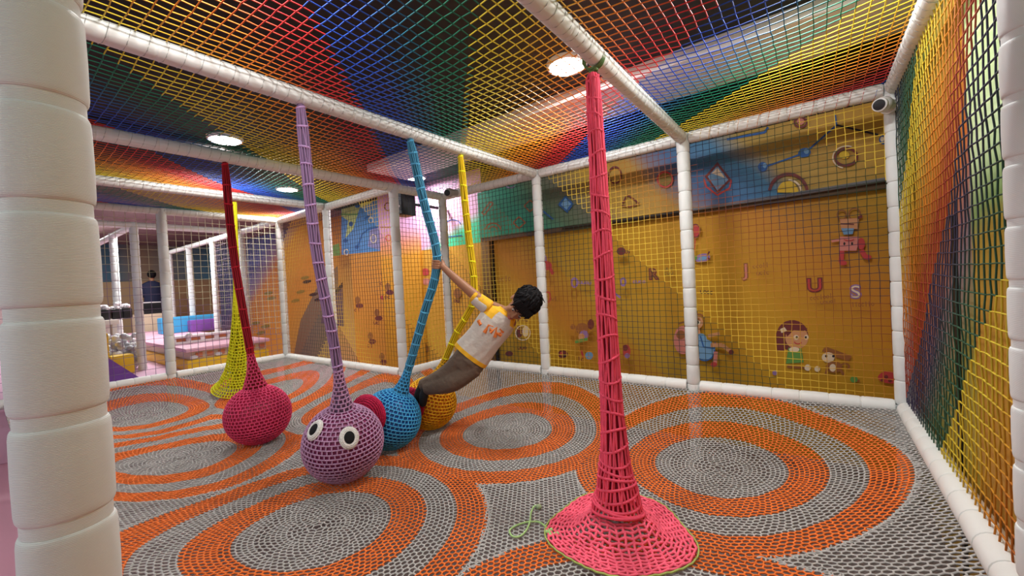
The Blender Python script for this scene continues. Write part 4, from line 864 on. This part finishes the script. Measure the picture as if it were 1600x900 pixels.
# eyes, brows and lips
for sg in (-1, 1):
    mb = MB(); mb.ball(hp(sg*.030, .073, -.004), (.0125, .008, .0075), mat('eye_white', (.6, .56, .52), .3), 12, 8, HR); mb.ball(hp(sg*.030, .0795, -.005), (.006, .004, .006), BLACK, 10, 8, HR); mb.build('eye', boy, BL0)
    mb = MB(); mb.tube([hp(sg*.014, .084, .014), hp(sg*.032, .082, .019), hp(sg*.048, .07, .014)], [.003, .0038, .002], HAIR, 7); mb.build('eyebrow', boy, BL0)
mb = MB(); mb.tube([hp(-.019, .0895, -.0585), hp(0, .098, -.0575), hp(.019, .0895, -.0585)], [.003, .0058, .003], mat('lips', (.42, .10, .09), .4), 8); mb.tube([hp(-.015, .0895, -.066), hp(0, .096, -.067), hp(.015, .0895, -.066)], [.003, .006, .003], mat('lips', (.42, .10, .09)), 8); mb.build('lips', boy, BL0)
# hair: thick cap with tufts, fringe over the forehead
mb = MB(); mb.ball(hp(0, -.026, .040), (.100, .112, .102), HAIR, 30, 20, HR); mb.ball(hp(0, -.058, -.012), (.084, .066, .078), HAIR, 20, 14, HR)
r_ = random.Random(5)
for k in range(150):
    a = r_.uniform(0, 2*PI); e_ = r_.uniform(.0, 1.45); d = np.array((math.cos(a)*math.cos(e_), math.sin(a)*math.cos(e_), math.sin(e_)))
    p = np.array((0, -.026, .040))+d*np.array((.084, .094, .084)); tdir = np.array((r_.uniform(-.4, .4), .75, -.35)) if e_ > .55 else np.array((d[0]*.2, .1, -1.0))
    tdir = tdir - d*(tdir@d); tdir /= np.linalg.norm(tdir)+1e-9; L = r_.uniform(.035, .06)
    mb.tube([hp(*(p-tdir*L*.4)), hp(*(p+d*.008)), hp(*(p+tdir*L*.7-d*.002))], [.010, .0095, .003], HAIR, 7)
for k in range(11):
    x = -.06+k*.012; mb.tube([hp(x*.9, .058, .085), hp(x+.004, .084, .056), hp(x+.012, .088, .030+.008*math.sin(k*2.3))], [.013, .011, .003], HAIR, 8)
mb.tube([hp(-.01, -.05, .118), hp(-.03, -.04, .142), hp(-.062, -.02, .150)], [.008, .006, .002], HAIR, 7)
mb.build('hair', boy, BL0)
# shirt
mb = MB(); T_ = [(734, 557, 2.98, .142, .094), (738, 552, 2.98, .143, .096), (746, 542, 2.975, .135, .092), (757, 528, 2.965, .130, .09), (768, 513, 2.955, .134, .09), (776, 503, 2.95, .137, .084), (781, 496, 2.948, .128, .076), (786, 490, 2.944, .098, .064), (789, 487, 2.942, .062, .052), (791, 485, 2.94, .052, .049)]
n = 40; rings = []
for i, q in enumerate(T_):
    R_ = elring(J(*q[:3]), q[3], q[4], n=n); wv = .004*(1-i/len(T_)); rings.append([p+fr_*wv*math.sin(k*1.9+i*1.3)+lat*wv*.6*math.sin(k*2.7+i) for k, p in enumerate(R_)])
for i in range(len(rings)-1):
    k0 = len(mb.v); mb.v += [tuple(p) for p in rings[i]+rings[i+1]]
    for k in range(n):
        th = (k+.5)*2*PI/n; x = math.cos(th)
        m = TY if i < 1 or i >= 7 or (i >= 5 and x < -.35) or (i >= 6 and abs(x) > .75) else TEE
        mb.f.append((k0+k, k0+(k+1) % n, k0+n+(k+1) % n, k0+n+k)); mb.m.append(mb.slot(m))
def sleeve(a, b, r0, r1):
    ax = Axis([a, (np.array(a)+np.array(b))/2, b])
    for s0, s1, m in ((0, .8, TY), (.8, 1.0, TY)):
        pts = [ax(s*ax.L)[0] for s in np.linspace(s0, s1, 6)]; R_ = np.interp(np.linspace(s0, s1, 6), [0, 1], [r0, r1]); mb.tube(pts, R_, m, 20)
    pts = [ax(s*ax.L)[0]-up_*.009+fr_*.004-lat*.002 for s in np.linspace(.05, .9, 6)]; mb.tube(pts, np.linspace(r0*.95, r1*.95, 6), TEE, 20)
sleeve(J(766, 482, 2.945), J(738, 461, 2.935), .058, .046)
sleeve(J(794, 500, 2.965), J(797, 496, 3.06), .052, .048)
sh = mb.build('shirt', boy, BL0, True, 75)
sub = sh.modifiers.new('soft', 'SUBSURF'); sub.levels = 1; sub.render_levels = 1
# orange print on the chest
def chest(px, py):
    P = ray(px, py); best = 0
    for d in np.linspace(2.80, 2.99, 60):
        p = CAM+P*d; t_ = (p-J(734, 557, 2.98))@up_; L_ = np.linalg.norm(J(791, 485, 2.94)-J(734, 557, 2.98)); f_ = t_/L_
        if not 0 < f_ < 1: continue
        fx = np.interp(f_, np.linspace(0, 1, len(T_)), range(len(T_))); a = np.interp(fx, range(len(T_)), [q[3] for q in T_]); b = np.interp(fx, range(len(T_)), [q[4] for q in T_])
        cc = J(734, 557, 2.98)+(J(791, 485, 2.94)-J(734, 557, 2.98))*f_; x = (p-cc)@lat/a; z = (p-cc)@fr_/b
        if x*x+z*z < 1: return p-P*.0012
    return CAM+P*2.88
PR = mat('orange_print_ink', (.66, .17, .03), .7); mb = MB()
for st in ([(748, 501), (752, 508)], [(757, 520), (764, 508), (767, 516)], [(764, 508), (771, 510)], [(766, 520), (776, 511), (773, 527)], [(774, 519), (783, 524)], [(777, 522), (791, 513)], [(780, 513), (786, 519)]):
    mb.tube([chest(*p) for p in st], .015, PR, 8)
mb.build('chest_print', boy, BL0)['label'] = 'orange lettering across the chest'
mb = MB(); mb.tube([J(*q[:3])+0*lat for q in ((739, 556, 2.975), (734, 562, 2.98))], [.085, .1], TRO, 20)
mb.loft([elring(J(*q[:3]), q[3], q[4]) for q in ((743, 550, 2.975, .100, .070), (738, 557, 2.98, .118, .080), (732, 565, 2.98, .124, .088), (722, 575, 2.985, .095, .080))], TRO)
limb([hip_R-up_*.015, kn_R, an_R+(kn_R-an_R)*.06], [.070, .072, .052], TRO); limb([hip_L-up_*.015-lat*.01, kn_L, an_L+(kn_L-an_L)*.06], [.070, .074, .052], TRO)
organic('trousers', mb, .006, 12, boy, BL0, TRO)
for a, b in ft:
    mb = MB(); limb([a+(kn_R-an_R)*.05, (a+b)/2+bz*.012, b], [.034, .034, .028], SHO); mb.ball(b, .029, SHO, 12, 8); organic('sock', mb, .005, 2, boy, BL0, SHO)
